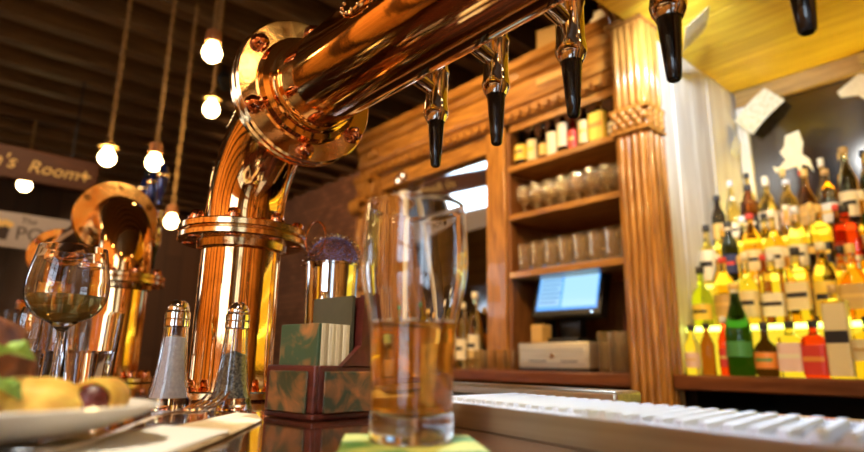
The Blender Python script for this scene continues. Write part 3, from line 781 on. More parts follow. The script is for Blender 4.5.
scrap('torn cream paper figure stuck low on the smoked mirror', (-0.795, 2.785, 2.015), [(-.02, .10), (.035, .11), (.045, .05), (.035, .0), (.06, -.03), (.07, -.09), (.055, -.06), (.03, -.045), (.02, -.10), (.01, -.05), (-.03, -.055), (-.075, -.06), (-.085, -.03), (-.06, -.04), (-.03, -.01), (-.05, .03), (-.03, .05)])
scrap('larger torn cream paper figure stuck high on the smoked mirror', (-0.50, 2.785, 2.19), [(-.10, .06), (-.02, .11), (.06, .09), (.10, .03), (.09, -.10), (.06, -.13), (.05, -.06), (.0, -.02), (-.03, .02), (-.09, .03)])

# ---------------------------------------------------------------- front bar counter
BZ = 1.05
t = thing('bar_counter', 'dark varnished bar counter the tower and glasses stand on', 'counter', (0, 0, 0))
MB().box(-5.2, 2.2, -0.55, 0.78, BZ - 0.05, BZ).build('worktop', M['counter'], t, bevel=0.008)
MB().box(-5.1, 2.1, -0.25, 0.74, 0, BZ - 0.0505).build('body', M['dark_wood'], t, smooth=False)
# steel rail along its far edge
o = MB().box(-1.3, -0.437, 0.70, 0.765, BZ + 0.0005, 1.069).build('steel_rail', M['steel'], None, bevel=0.005)
tag(o, 'low steel edge rail behind the drip tray along the counter back', 'rail')
# drip tray
t = thing('drip_tray', 'long steel drip tray with slatted top beneath the taps', 'tray', (-0.367, 0.347, BZ), math.radians(-10))
x0, x1, dep, hh = -0.075, 0.80, 0.125, 0.0185
MB().box(x0, x1, 0, dep, 0.0005, 0.003).box(x0, x1, 0, 0.004, 0.003, hh).box(x0, x1, dep - 0.004, dep, 0.003, hh).box(x0, x0 + 0.004, 0.004, dep - 0.004, 0.003, hh).box(x1 - 0.004, x1, 0.004, dep - 0.004, 0.003, hh).build('pan', M['tray'], t, smooth=False)
MB().box(x0, x1, 0.0, 0.006, hh + 0.0001, hh + 0.0012).build('front_rim', M['slat'], t, smooth=False)
MB().box(x0, x1, dep - 0.010, dep, hh + 0.0001, hh + 0.002).build('rear_rim', M['slat'], t, smooth=False)
mb = MB()
n = 60
k = 0.34
for i in range(n):
    x = x0 + 0.045 + (x1 - x0 - 0.055) * (i + .5) / n
    ya, yb = 0.0062, dep - 0.0105
    sx = -k * (yb - ya)
    prof = [(x - 0.0046, hh - 0.002), (x - 0.0036, hh + 0.0042), (x + 0.0014, hh + 0.0042), (x + 0.0024, hh - 0.002)]
    vs = [(a_, ya, b_) for a_, b_ in prof] + [(a_ + sx, yb, b_) for a_, b_ in prof]
    mb.add(vs, [(0, 1, 2, 3), (7, 6, 5, 4), (0, 4, 5, 1), (1, 5, 6, 2), (2, 6, 7, 3), (3, 7, 4, 0)])
mb.build('slatted_grille', M['slat'], t, smooth=False)
MB().box(x0 + 0.004, x1 - 0.004, 0.004, dep - 0.004, 0.003, 0.004).build('catch_floor', M['blackp'], t, smooth=False)

# ---------------------------------------------------------------- beer towers
TY, TZ, TR = 0.337, 1.445, 0.055
def ring(mb, r, z0, z1, ch=0.002, seg=56, X=None, ri=None):
    if ri is None: mb.lathe([(0, z0), (r - ch, z0), (r, z0 + ch), (r, z1 - ch), (r - ch, z1), (0, z1)], seg, X)
    else: mb.lathe([(ri, z0), (r - ch, z0), (r, z0 + ch), (r, z1 - ch), (r - ch, z1), (ri, z1)], seg, X, 0, True)
bolt_mb = MB().lathe([(0.0, -0.024), (0.0085, -0.024), (0.0085, -0.012), (0.004, -0.012), (0.004, 0.0), (0.0115, 0.0), (0.0115, 0.003), (0.0088, 0.004), (0.0088, 0.010), (0.006, 0.0135), (0, 0.0145)], 12)
tap_parts = {}
def tower(label, x, s, L, taps, rot0, zb=BZ, badge=None, levers=False):
    """column at x that bends towards s (+1/-1 along the counter) into a level pipe of length L carried by a second column"""
    t = thing('beer_tower', label, 'beer tower', (x, TY, zb))
    dz = lambda z: z - zb
    R = 0.145
    def column(cx, sg):
        mb = MB(); ring(mb, 0.086, 0.0005, 0.012)
        f = mb.build('base_flange', M['brass'], t); f.location = (cx, 0, 0)
        for k in range(8):
            a = 2 * PI * (k + .5) / 8
            bolt_mb_obj(f, T(math.cos(a) * 0.072, math.sin(a) * 0.072, 0.012), True)
        MB().lathe([(TR, 0.012), (TR, dz(1.262))], 64).build('column', M['copper'], t).location = (cx, 0, 0)
        mb = MB(); ring(mb, 0.0885, dz(1.2625), dz(1.2725)); ring(mb, 0.0885, dz(1.2745), dz(1.2855)); ring(mb, 0.083, dz(1.2725), dz(1.2745), 0.0)
        mb.lathe([(TR, dz(1.250)), (TR + 0.006, dz(1.253)), (TR + 0.008, dz(1.2625))], 56)
        f = mb.build('column_flange', M['brass'], t); f.location = (cx, 0, 0)
        for k in range(8):
            a = 2 * PI * k / 8 + rot0
            bolt_mb_obj(f, T(math.cos(a) * 0.0755, math.sin(a) * 0.0755, dz(1.2855)))
        pts = [(0, 0, dz(1.2855))]
        for k in range(19):
            a = PI / 2 * k / 18
            pts.append((sg * R * (1 - math.cos(a)), 0, dz(1.300) + R * math.sin(a)))
        MB().tube(pts, TR, 64, None, False).build('elbow', M['copper'], t).location = (cx, 0, 0)
        Y = T(sg * R, 0, dz(TZ)) @ RY(sg * PI / 2)
        mb = MB(); ring(mb, 0.097, -0.002, 0.010, 0.0025, 64, Y); ring(mb, 0.097, 0.0115, 0.022, 0.0025, 64, Y); ring(mb, 0.090, 0.0095, 0.012, 0, 64, Y)
        f = mb.build('elbow_flange', M['brass'], t); f.location = (cx, 0, 0)
        mb = MB()
        mb.lathe([(TR + 0.001, 0.022), (TR + 0.015, 0.022), (TR + 0.016, 0.026), (TR + 0.013, 0.032), (TR + 0.006, 0.034), (TR + 0.005, 0.042), (TR + 0.001, 0.044)], 56, Y)
        mb.build('collar', M['copper'], t).location = (cx, 0, 0)
        for k in range(6):
            a = 2 * PI * k / 6
            bolt_mb_obj(f, Y @ T(math.cos(a) * 0.083, math.sin(a) * 0.083, 0.022))
    column(0, s)
    a = s * (R + 0.022); b = s * (R + L)
    MB().lathe([(TR, abs(a)), (TR, abs(b))], 64, T(0, 0, dz(TZ)) @ RY(s * PI / 2)).build('pipe', M['copper'], t)
    column(s * (2 * R + L + 0.022), -s)
    for xt in taps:
        g = bpy.data.objects.get('tap_barrel')
        P = T(xt - x, 0, 0)
        cy = 0.118
        # collar, barrel and its rings
        prof = [(0, dz(1.398)), (0.0115, dz(1.398)), (0.0150, dz(1.405)), (0.0162, dz(1.412)), (0.0150, dz(1.419)), (0.0146, dz(1.424)), (0.0146, dz(1.462)), (0.0160, dz(1.464)), (0.0160, dz(1.468)), (0.0146, dz(1.470)), (0.0146, dz(1.492)), (0.0158, dz(1.494)), (0.0158, dz(1.503)), (0.012, dz(1.508)), (0.008, dz(1.516)), (0, dz(1.519))]
        tp = MB().lathe(prof, 28, T(0, cy, 0)).build('beer_tap', M['chrome'], t); tp.location = (xt - x, 0, 0)
        MB().tube([(0, 0.050, dz(1.452)), (0, 0.075, dz(1.450)), (0, cy, dz(1.440))], [0.0125, 0.0095, 0.0085], 20).build('spigot', M['chrome'], tp)
        MB().lathe([(0.0145, 0.050), (0.0175, 0.053), (0.0175, 0.060), (0.012, 0.063)], 24, T(0, 0, dz(1.452)) @ RX(-PI / 2)).build('shank_nut', M['chrome'], tp)
        MB().lathe([(0, dz(1.339)), (0.0045, dz(1.339)), (0.0062, dz(1.341)), (0.0078, dz(1.36)), (0.0105, dz(1.398)), (0, dz(1.3985))], 24, T(0, cy, 0)).build('nozzle', M['black'], tp)['label'] = 'black tapered nozzle'
        if levers:
            MB().lathe([(0, dz(1.5192)), (0.008, dz(1.5192)), (0.008, dz(1.545)), (0.011, dz(1.55)), (0.016, dz(1.575)), (0.017, dz(1.605)), (0.012, dz(1.622)), (0.013, dz(1.628)), (0.010, dz(1.636)), (0, dz(1.639))], 20, T(0, cy, 0)).build('lever_handle', pmat('blue lacquer', (0.02, 0.035, 0.22), 0.06, 0.3, coat=1.0), tp)['label'] = 'glossy dark blue lever handle'
            MB().lathe([(0.0165, dz(1.596)), (0.0185, dz(1.598)), (0.0185, dz(1.607)), (0.0165, dz(1.609))], 20, T(0, cy, 0)).build('chrome_band', M['chrome'], tp)
    if badge is not None:
        ang = math.radians(76)
        Y = T(badge - x, 0, dz(TZ)) @ RX(ang) @ T(0, 0, TR - 0.002) @ Matrix.Scale(0.62, 4)
        f = MB().lathe([(0, 0), (0.030, 0), (0.034, 0.003), (0.034, 0.007), (0.030, 0.009), (0.026, 0.008), (0.006, 0.010), (0, 0.010)], 40, Y @ Matrix.Diagonal((1.35, 0.8, 1, 1))).build('badge_plate', M['brass'], t)
        mb = MB()
        for k in range(16):
            a = 2 * PI * k / 16
            mb.ball((math.cos(a) * 0.031 * 1.35, math.sin(a) * 0.031 * 0.8, 0.009), 0.0036, 8, 6, (1, 1, 1), Y)
        mb.build('bead_rim', M['brass'], f)
    return t
head_mb = MB().lathe([(0.0, 0.0), (0.0115, 0.0), (0.0115, 0.003), (0.0088, 0.004), (0.0088, 0.010), (0.006, 0.0135), (0, 0.0145)], 12)
_bolt = {}
def bolt_mb_obj(parent, X, head=False):
    if head not in _bolt:
        o = (head_mb if head else bolt_mb).build('bolt', M['bolt'], parent); _bolt[head] = o
    else:
        o = _bolt[head].copy(); COL.objects.link(o); o.parent = parent
    o.matrix_local = X
    return o
tower('big polished copper beer tower with bolted flanges and black taps', -0.807, 1, 1.35, (-0.520, -0.417, -0.314, -0.211, -0.110), 0.2, badge=-0.447)
tower('farther copper beer tower seen behind the wine glass', -1.46, -1, 0.75, (-1.685, -1.775, -1.865), 0.1, levers=True)

# ---------------------------------------------------------------- pint glass on its coaster
gx, gy = -0.302, 0.247
o = MB().box(-0.043, 0.043, -0.043, 0.043, 0, 0.0018).build('coaster', noisy(pmat('green printed card', (0.3, 0.4, 0.06), 0.55), (0.06, 0.17, 0.03), (0.42, 0.38, 0.07), (1, 1, 1), 22, 3, 0.42, 0.58), None, bevel=0.0006)
o.location = (gx + 0.002, gy - 0.002, BZ + 0.0003); o.rotation_euler = (0, 0, 0.95)
tag(o, 'green and yellow card coaster under the beer glass', 'coaster')
t = thing('beer_glass', 'tulip beer glass half full of amber beer on a green coaster', 'glass', (gx, gy, BZ + 0.0023))
outer = [(0.0, 0.0), (0.0245, 0.0), (0.0268, 0.002), (0.0268, 0.010), (0.0262, 0.022), (0.0268, 0.045), (0.0285, 0.070), (0.0325, 0.090), (0.0352, 0.105), (0.0358, 0.118), (0.0350, 0.135), (0.0335, 0.150), (0.0333, 0.1535)]
inner = [(0.0325, 0.1538), (0.0320, 0.1530), (0.0336, 0.135), (0.0343, 0.118), (0.0337, 0.105), (0.0310, 0.090), (0.0270, 0.070), (0.0252, 0.045), (0.0244, 0.026), (0.0225, 0.018), (0.012, 0.0145), (0.0, 0.0138)]
def smooth_prof(p, k=4):
    out = []
    n = len(p)
    for i in range(n - 1):
        p0 = p[max(i - 1, 0)]; p1 = p[i]; p2 = p[i + 1]; p3 = p[min(i + 2, n - 1)]
        for j in range(k):
            u = j / k
            f = lambda a: 0.5 * (2 * p1[a] + (p2[a] - p0[a]) * u + (2 * p0[a] - 5 * p1[a] + 4 * p2[a] - p3[a]) * u * u + (3 * p1[a] - p0[a] - 3 * p2[a] + p3[a]) * u ** 3)
            out.append((max(f(0), 0.0), f(1)))
    out.append(p[-1])
    return out
o1 = outer[:4] + smooth_prof(outer[3:], 4)[1:]
i1 = smooth_prof(inner[1:8], 4)
i1 = [inner[0]] + i1 + inner[8:]
MB().lathe(o1 + i1, 64).build('glass_wall', M['glass'], t, angle=55)
beer = [(0.0, 0.0142), (0.012, 0.0149), (0.0226, 0.0183), (0.0245, 0.026), (0.0253, 0.045), (0.0262, 0.060), (0.0272, 0.070), (0.0280, 0.0735), (0, 0.0735)]
M['beer'] = pmat('amber beer', (1.0, 0.47, 0.06), 0.02, 0, trans=0.82, ior=1.33)
MB().lathe(beer, 64).build('beer', M['beer'], t, angle=55)['label'] = 'amber beer'
mb = MB()
for k in range(46):
    a = random.uniform(0, 2 * PI); r = 0.0268 - abs(random.gauss(0, 0.002))
    mb.ball((math.cos(a) * r, math.sin(a) * r, 0.0742), random.uniform(0.0006, 0.0013), 6, 4)
mb.build('froth', pmat('beer froth', (0.95, 0.85, 0.62), 0.4), t)['kind'] = 'stuff'

# ---------------------------------------------------------------- coaster caddy
t = thing('coaster_caddy', 'dark red wooden coaster caddy with marbled panels beside the beer glass', 'coaster holder', (-0.462, 0.268, BZ), 0.13)
red = wood('dark red caddy wood', (0.055, 0.008, 0.006), (0.11, 0.018, 0.012), 'x', 0.35)
w, d, hc = 0.074, 0.105, 0.047
# local: -x is towards the shakers, +y away along the counter
MB().box(-w, 0, 0, d, 0.0005, 0.006).box(-w, 0, 0, 0.005, 0.006, hc).box(-w, 0, d - 0.005, d, 0.006, hc).box(-w, -w + 0.005, 0.005, d - 0.005, 0.006, hc).box(-0.005, 0, 0.005, d - 0.005, 0.006, hc).build('tray', red, t, bevel=0.0015)
marb = noisy(pmat('marbled panel', (0.1, 0.1, 0.04), 0.3), (0.035, 0.045, 0.022), (0.34, 0.12, 0.035), (1, 1, 1), 26, 4, 0.42, 0.72, 0, None, 2.2)
MB().box(-w + 0.008, -0.008, -0.0022, -0.0002, 0.006, hc - 0.005).build('marbled_panel', marb, t, bevel=0.001)
MB().box(0.0002, 0.0022, 0.010, d - 0.010, 0.006, hc - 0.005).build('marbled_panel', marb, t, bevel=0.001)
# divider with sloping shoulders
MB().prism([(0.050, 0.006), (0.062, 0.006), (0.062, 0.112), (0.054, 0.112), (0.054, 0.060)], -w + 0.006, -0.006, 'x').build('divider', red, t, smooth=False)
MB().prism([(0.030, hc), (0.090, hc), (0.066, 0.066), (0.0625, 0.114), (0.0535, 0.114), (0.052, 0.066)], -0.0052, 0.0008, 'x').build('side_post', red, t, smooth=False)
menu = MB().box(-w + 0.006, -0.008, 0.046, 0.0495, 0.055, 0.113).build('sign_card', noisy(pmat('olive card', (0.06, 0.055, 0.03), 0.4), (0.045, 0.042, 0.022), (0.085, 0.075, 0.04), (1, 1, 1), 18), t, smooth=False)
menu['label'] = 'dark olive card'
COA = 'coasters stacked upright in the caddy'
face = noisy(pmat('marbled coaster', (0.1, 0.14, 0.06), 0.35), (0.045, 0.085, 0.045), (0.52, 0.20, 0.06), (1, 1, 1), 20, 4, 0.45, 0.68, 0, None, 2.0)
edge = [pmat('coaster card %d' % k, c, 0.7) for k, c in enumerate([(0.55, 0.44, 0.26), (0.68, 0.56, 0.36), (0.42, 0.32, 0.18), (0.74, 0.64, 0.45)])]
Xc = T(-0.462, 0.268, BZ) @ RZ(0.13)
for k in range(9):
    yy = 0.0075 + k * 0.0042
    o = MB().box(-w + 0.008, -0.008, 0, 0.0038, 0, 0.078).build('coaster', face if k == 0 else edge[k % 4], None, bevel=0.0005)
    o.location = Xc @ Vector((0, yy, 0.0066)); o.rotation_euler = (0, 0, 0.13)
    tag(o, 'green and orange marbled coaster at the front of the caddy stack' if k == 0 else '%s card edge behind the marbled coaster in the caddy' % ORD[k - 1], 'coaster', COA)
for k in range(6):
    yy = 0.066 + k * 0.0048
    o = MB().box(-w + 0.008, -0.008, 0, 0.0044, 0, 0.076).build('coaster', edge[(k + 1) % 4], None, bevel=0.0005)
    o.location = Xc @ Vector((0, yy, 0.0066)); o.rotation_euler = (0, 0, 0.13)
    tag(o, '%s beige coaster behind the divider of the caddy' % ORD[k], 'coaster', COA)

# ---------------------------------------------------------------- steel shaker tin, strainer, bar spoon
cx, cyy = -0.813, 0.492
t = thing('shaker_tin', 'shiny steel shaker tin standing behind the coaster caddy', 'cocktail tin', (cx, cyy, BZ))
MB().lathe([(0, 0.0005), (0.033, 0.0005), (0.035, 0.004), (0.039, 0.11), (0.0425, 0.200), (0.0435, 0.201), (0.0435, 0.204), (0.0415, 0.204), (0.037, 0.10), (0.032, 0.006), (0, 0.005)], 48).build('tin', pmat('polished steel', (0.86, 0.84, 0.80), 0.06, 1.0), t)
t = thing('cocktail_strainer', 'round coil strainer with punched holes resting in the steel tin', 'strainer', (cx, cyy, BZ + 0.204), 0.0)
blue = pmat('strainer steel', (0.42, 0.44, 0.72), 0.2, 1.0)
Y = RZ(0.85) @ T(0, -0.002, 0.006) @ RX(math.radians(80))
# punched disc: ring of radial strips with holes
bm = MB()
nh = 30
def disc(mb, R0, holes, X):
    rings = 12; seg = 60
    vs = []; fs = []
    for th in (0.0, 0.0012):
        for j in range(rings + 1):
            r = R0 * j / rings
            for i in range(seg):
                a = 2 * PI * i / seg
                vs.append((r * math.cos(a), r * math.sin(a), th))
    off = (rings + 1) * seg
    def skip(j, i):
        r = R0 * (j + .5) / rings; a = 2 * PI * (i + .5) / seg
        if j in (9,): return (i % 4) in (0, 1)
        if j in (7,): return ((i + 2) % 4) in (0, 1)
        if j in (5,): return (i % 6) in (0, 1)
        return False
    for j in range(rings):
        for i in range(seg):
            if skip(j, i): continue
            i2 = (i + 1) % seg
            a, b, c, d = j * seg + i, j * seg + i2, (j + 1) * seg + i2, (j + 1) * seg + i
            fs.append((a, b, c, d)); fs.append((off + a, off + d, off + c, off + b))
    mb.add(vs, fs, X)
disc(bm, 0.040, nh, Y)
bm.build('perforated_plate', blue, t)
pts = []
for k in range(420):
    a = 2 * PI * k / 419 * 1.0
    b = a * 34
    rr = 0.0430 + 0.0046 * math.cos(b)
    pts.append((rr * math.cos(a), rr * math.sin(a), 0.0006 + 0.0045 * math.sin(b)))
MB().tube(pts, 0.0010, 6, Y).build('spring_coil', M['chrome'], t)
MB().tube([(0.0402 * math.cos(a), 0.0402 * math.sin(a), 0.001) for a in [2 * PI * k / 48 for k in range(48)]], 0.0016, 8, Y, True, True).build('rim_wire', blue, t)
hp = [(-0.026 + 0.016 * math.cos(a), 0.042 + 0.030 * math.sin(a), 0.002) for a in [2 * PI * k / 28 for k in range(28)]]
MB().tube(hp, 0.0016, 8, Y @ T(-0.004, -0.004, 0), True, True).build('handle_loop', M['bolt'], t)
t = thing('bar_spoon', 'slim steel bar tool leaning in the gap between tower and tin', 'bar tool', (-0.755, 0.432, BZ + 0.0005))
MB().tube([(0, 0, 0.004), (0.004, 0.002, 0.06), (0.010, 0.006, 0.135), (0.011, 0.007, 0.15)], [0.0075, 0.0075, 0.007, 0.004], 16).build('handle', M['chrome'], t)
MB().lathe([(0, 0), (0.018, 0), (0.019, 0.003), (0.010, 0.006), (0, 0.006)], 20).build('foot', M['chrome'], t)

# ---------------------------------------------------------------- salt and pepper shakers
def shaker(label, x, y, fill, fcol, fh):
    t = thing('table_shaker', label, 'shaker', (x, y, BZ + 0.0005), 0.3, 'salt and pepper shakers')
    prof = smooth_prof([(0.0225, 0.0), (0.0205, 0.008), (0.0165, 0.026), (0.0138, 0.050), (0.0122, 0.072), (0.0115, 0.086)], 4)
    inn = [(r - 0.0022, z) for r, z in prof[::-1] if z > 0.008]
    MB().lathe([(0.0, 0.0)] + prof + inn + [(0.0, 0.009)], 40, None, 0.35, False, None, (12, 0.035)).build('glass_body', M['glass'], t, angle=50)
    fp = [(0.0, 0.0095)] + [(r - 0.0024, z) for r, z in prof if 0.0093 < z < fh] + [(0.0, fh)]
    MB().lathe(fp, 32, None, 0.35, False, None, (12, 0.035)).build('contents', fcol, t)['label'] = fill
    c = MB().lathe([(0.0118, 0.083), (0.0128, 0.084), (0.0128, 0.090), (0.0118, 0.091), (0.0128, 0.092), (0.0128, 0.098), (0.0108, 0.100), (0.0112, 0.102), (0.009, 0.108), (0.005, 0.111), (0.0, 0.112)], 28).build('cap', M['chrome'], t)
    mb = MB()
    for k in range(5):
        a = k * 2 * PI / 5
        mb.ball((math.cos(a) * 0.005, math.sin(a) * 0.005, 0.1108), 0.0011, 6, 4)
    mb.build('hole', M['blackp'], c)
shaker('salt shaker with chrome cap, farther from the coaster caddy', -0.648, 0.207, 'white salt', noisy(pmat('salt', (0.85, 0.84, 0.86), 0.8), (0.75, 0.72, 0.76), (0.92, 0.9, 0.92), (1, 1, 1), 300), 0.075)
shaker('pepper shaker with chrome cap, beside the coaster caddy', -0.622, 0.262, 'grey pepper', noisy(pmat('pepper', (0.18, 0.15, 0.1), 0.8), (0.05, 0.045, 0.03), (0.34, 0.30, 0.2), (1, 1, 1), 400), 0.060)

# ---------------------------------------------------------------- fork, napkin
t = thing('napkin', 'folded white and tan paper napkin under the fork', 'napkin', (-0.44, 0.15, BZ))
poly = [(-0.484, 0.233), (-0.383, 0.158), (-0.325, 0.110), (-0.285, 0.055), (-0.36, 0.03), (-0.40, 0.085), (-0.455, 0.145), (-0.555, 0.240), (-0.530, 0.250)]
MB().prism([(a + 0.44, b - 0.15) for a, b in poly], 0.0006, 0.0026, 'z').build('lower_fold', noisy(pmat('tan napkin', (0.66, 0.48, 0.26), 0.8), (0.58, 0.42, 0.22), (0.72, 0.54, 0.32), (1, 1, 1), 60), t, bevel=0.0008)
poly = [(-0.395, 0.168), (-0.383, 0.156), (-0.325, 0.108), (-0.283, 0.053), (-0.36, 0.028), (-0.402, 0.085), (-0.452, 0.142)]
MB().prism([(a + 0.44, b - 0.15) for a, b in poly], 0.0027, 0.0052, 'z').build('upper_fold', M['white'], t, bevel=0.0009)['label'] = 'white upper fold'
t = thing('fork', 'steel fork lying along the napkin with tines towards the shakers', 'fork', (-0.44, 0.15, BZ))
def F(x, y, z): return (x + 0.44, y - 0.15, z)
a = Vector((-0.345, 0.052)); b = Vector((-0.575, 0.235))
dv = (b - a).normalized(); nv = Vector((-dv.y, dv.x))
def along(u, v, z):
    p = a + dv * u + nv * v; return F(p.x, p.y, z)
L = (b - a).length
def strip(us, hw, zs, th=0.0022):
    vs = []; fs = []
    for u, w_, z in zip(us, hw, zs):
        for sgn in (-1, 1):
            for q in (0, th): vs.append(along(u, sgn * w_, z + q))
    n = len(us)
    for i in range(n - 1):
        p = i * 4; q = p + 4
        fs += [(p, p + 1, q + 1, q), (p + 2, q + 2, q + 3, p + 3), (p + 1, p + 3, q + 3, q + 1), (p, q, q + 2, p + 2)]
    fs += [(0, 2, 3, 1), (4 * n - 4, 4 * n - 3, 4 * n - 1, 4 * n - 2)]
    return vs, fs
vs, fs = strip([0, .03, .08, .12, .15, .175, .195, .215], [.010, .0105, .006, .0042, .004, .007, .0115, .012], [.0056, .006, .008, .0105, .0115, .010, .0080, .0085])
MB().add(vs, fs).build('handle', M['chrome'], t, bevel=0.0006)
for k in range(4):
    v = -0.0095 + k * 0.0063
    MB().tube([along(.213, v, .0096), along(.235, v, .0105), along(.262, v, .0150), along(.280, v, .0215)], [0.0018, 0.0017, 0.0015, 0.0008], 8).build('tine', M['chrome'], t)

# ---------------------------------------------------------------- plate of food
pz = BZ
ax = Vector((0.32, -0.947)); ay = Vector((-0.947, -0.32))
k = 0.125
pc = Vector((-0.363, 0.113)) + (ax + ay) * 0.1096
rot = math.atan2(ax.y, ax.x)
t = thing('dinner_plate', 'white square plate with rounded corners holding the food', 'plate', (pc.x, pc.y, pz + 0.0006), rot)
sqp = [(0, 0.004), (0.066, 0.004), (0.068, 0.0), (0.074, 0.0), (0.076, 0.006), (0.102, 0.012), (k * 0.99, 0.0235), (k, 0.0250), (k * 0.985, 0.0256), (0.104, 0.0165), (0.094, 0.0135), (0, 0.0125)]
MB().lathe(sqp, 72, None, 3.4).build('plate', pmat('white glazed china', (0.88, 0.85, 0.78), 0.18, coat=0.4), t)
# bread
def lump(name, loc, rad, mat, label, cat, bump=0.12, seed=1, parent=None, rot=(0, 0, 0), flat=0.0):
    bm = bmesh.new()
    bmesh.ops.create_icosphere(bm, subdivisions=4, radius=1.0)
    from mathutils import noise
    for v in bm.verts:
        n = noise.noise(v.co * 1.6 + Vector((seed * 7.1, 0, 0))) * bump + noise.noise(v.co * 5 + Vector((0, seed * 3.3, 0))) * bump * 0.35
        v.co *= 1 + n
        v.co = Vector((v.co.x * rad[0], v.co.y * rad[1], v.co.z * rad[2]))
    me = bpy.data.meshes.new(name); bm.to_mesh(me); bm.free()
    me.shade_smooth(); me.materials.append(mat)
    o = bpy.data.objects.new(name, me); COL.objects.link(o)
    o.location = loc; o.rotation_euler = rot
    if parent is not None: o.parent = parent
    else: tag(o, label, cat)
    return o
PT = pz + 0.0132
crust = noisy(pmat('dark bread crust', (0.25, 0.08, 0.03), 0.6, spec=0.25), (0.045, 0.012, 0.006), (0.26, 0.085, 0.025), (1, 1, 1), 55, 8, 0.35, 0.68, 0.6)
lump('bread_roll', (-0.487, 0.020, PT + 0.032), (0.047, 0.046, 0.034), crust, 'dark crusty bread roll at the back of the plate', 'bread', 0.16, 2)
past = noisy(pmat('yellow pastry', (0.82, 0.52, 0.11), 0.55, sss=0.15), (0.66, 0.34, 0.04), (0.88, 0.58, 0.12), (1, 1, 1), 60, 6, 0.35, 0.65, 0.35)
lump('potato_wedge', (-0.392, 0.057, PT + 0.0135), (0.023, 0.014, 0.0135), past, 'golden potato wedge between salad leaves and sausage roll', 'potato', 0.14, 5, None, (0.1, 0.1, 1.25))
# sausage roll facing the camera
sx, sy = -0.396, 0.087
t = thing('sausage_roll', 'sausage wrapped in yellow pastry with dark red end showing', 'sausage roll', (sx, sy, PT))
dirv = Vector((0.90, -0.43, 0)).normalized()
Xs = T(0, 0, 0.0132) @ dirv.to_track_quat('Z', 'Y').to_matrix().to_4x4() @ Matrix.Scale(0.82, 4)
MB().lathe([(0.0108, 0.015), (0.0130, 0.0185), (0.0155, 0.014), (0.0160, 0.0), (0.0152, -0.03), (0.010, -0.04), (0, -0.042)], 36, Xs).build('pastry', past, t)
MB().lathe([(0.0, 0.0235), (0.006, 0.0228), (0.0102, 0.0195), (0.0112, 0.013), (0.0112, -0.03), (0, -0.03)], 28, Xs).build('sausage', noisy(pmat('dark red sausage', (0.12, 0.012, 0.008), 0.4), (0.06, 0.006, 0.004), (0.17, 0.022, 0.012), (1, 1, 1), 80), t)['label'] = 'dark red sausage end'
# salad leaves
leafm = noisy(pmat('salad leaf', (0.10, 0.22, 0.03), 0.4), (0.03, 0.09, 0.02), (0.30, 0.46, 0.08), (1, 1, 1), 40, 4, 0.4, 0.7, 0.3)
leafl = noisy(pmat('light salad leaf', (0.35, 0.5, 0.08), 0.4), (0.22, 0.40, 0.05), (0.52, 0.66, 0.16), (1, 1, 1), 40, 4, 0.4, 0.7, 0.3)
def leaf(loc, rz, tilt, L, Wd, mat, label, z):
    n = 10; m_ = 6
    vs = []; fs = []
    for th in (0, 0.0009):
        for i in range(n + 1):
            u = i / n
            hw = Wd * math.sin(PI * (0.06 + 0.9 * u)) ** 0.8
            for j in range(m_ + 1):
                v = -1 + 2 * j / m_
                vs.append((L * u, hw * v, 0.010 * math.sin(u * PI) + 0.006 * abs(v) + 0.003 * math.sin(u * 17 + v * 4) + th))
    k = (n + 1) * (m_ + 1)
    for i in range(n):
        for j in range(m_):
            a_ = i * (m_ + 1) + j
            fs.append((a_, a_ + 1, a_ + m_ + 2, a_ + m_ + 1)); fs.append((k + a_, k + a_ + m_ + 1, k + a_ + m_ + 2, k + a_ + 1))
    o = MB().add(vs, fs).build('salad_leaf', mat, None, angle=60)
    o.location = (loc[0], loc[1], z); o.rotation_euler = (0, tilt, rz)
    return tag(o, label, 'salad leaf', 'salad leaves on the plate')
leaf((-0.372, 0.000, 0), 1.75, -0.25, 0.050, 0.016, leafm, 'dark green salad leaf lying lowest at the plate front', PT + 0.004)
leaf((-0.392, 0.000, 0), 1.50, -0.50, 0.058, 0.013, leafl, 'pale green salad leaf pointing up before the bread roll', PT + 0.010)
leaf((-0.385, -0.020, 0), 1.2, -0.35, 0.055, 0.018, leafm, 'dark green salad leaf tucked under the pale one', PT + 0.012)
leaf((-0.366, -0.025, 0), 1.85, -0.42, 0.045, 0.015, leafm, 'small dark green salad leaf nearest the plate rim', PT + 0.006)

# ---------------------------------------------------------------- wine glass and tumblers
t = thing('wine_glass', 'big wine glass with white wine behind the plate', 'wine glass', (-0.741, 0.118, BZ + 0.0005))
wo = [(0.0, 0.0), (0.034, 0.0), (0.036, 0.0015), (0.030, 0.003), (0.010, 0.006), (0.0045, 0.014), (0.0038, 0.05), (0.0045, 0.080), (0.012, 0.088), (0.028, 0.096), (0.039, 0.108), (0.0435, 0.122), (0.0430, 0.140), (0.0390, 0.160), (0.0365, 0.174), (0.0362, 0.1755)]
wi = [(r - 0.0011, z) for r, z in wo[::-1] if z > 0.095] + [(0.011, 0.0895), (0, 0.087)]
MB().lathe(wo[:8] + smooth_prof(wo[7:], 3)[1:] + wi, 48).build('glass_bowl', M['glass'], t, angle=60)
MB().lathe([(0, 0.0872), (0.011, 0.0897), (0.0271, 0.0968), (0.0382, 0.1083), (0.0418, 0.118), (0.0421, 0.1195), (0, 0.1195)], 48).build('white_wine', pmat('white wine', (1.0, 0.82, 0.30), 0.01, 0, trans=0.9, ior=1.33), t, angle=60)['label'] = 'pale yellow wine'
t.scale = (0.92, 0.92, 0.96)
tum = [(0.0, 0.0), (0.028, 0.0), (0.030, 0.003), (0.036, 0.105), (0.0345, 0.105), (0.0285, 0.014), (0, 0.012)]
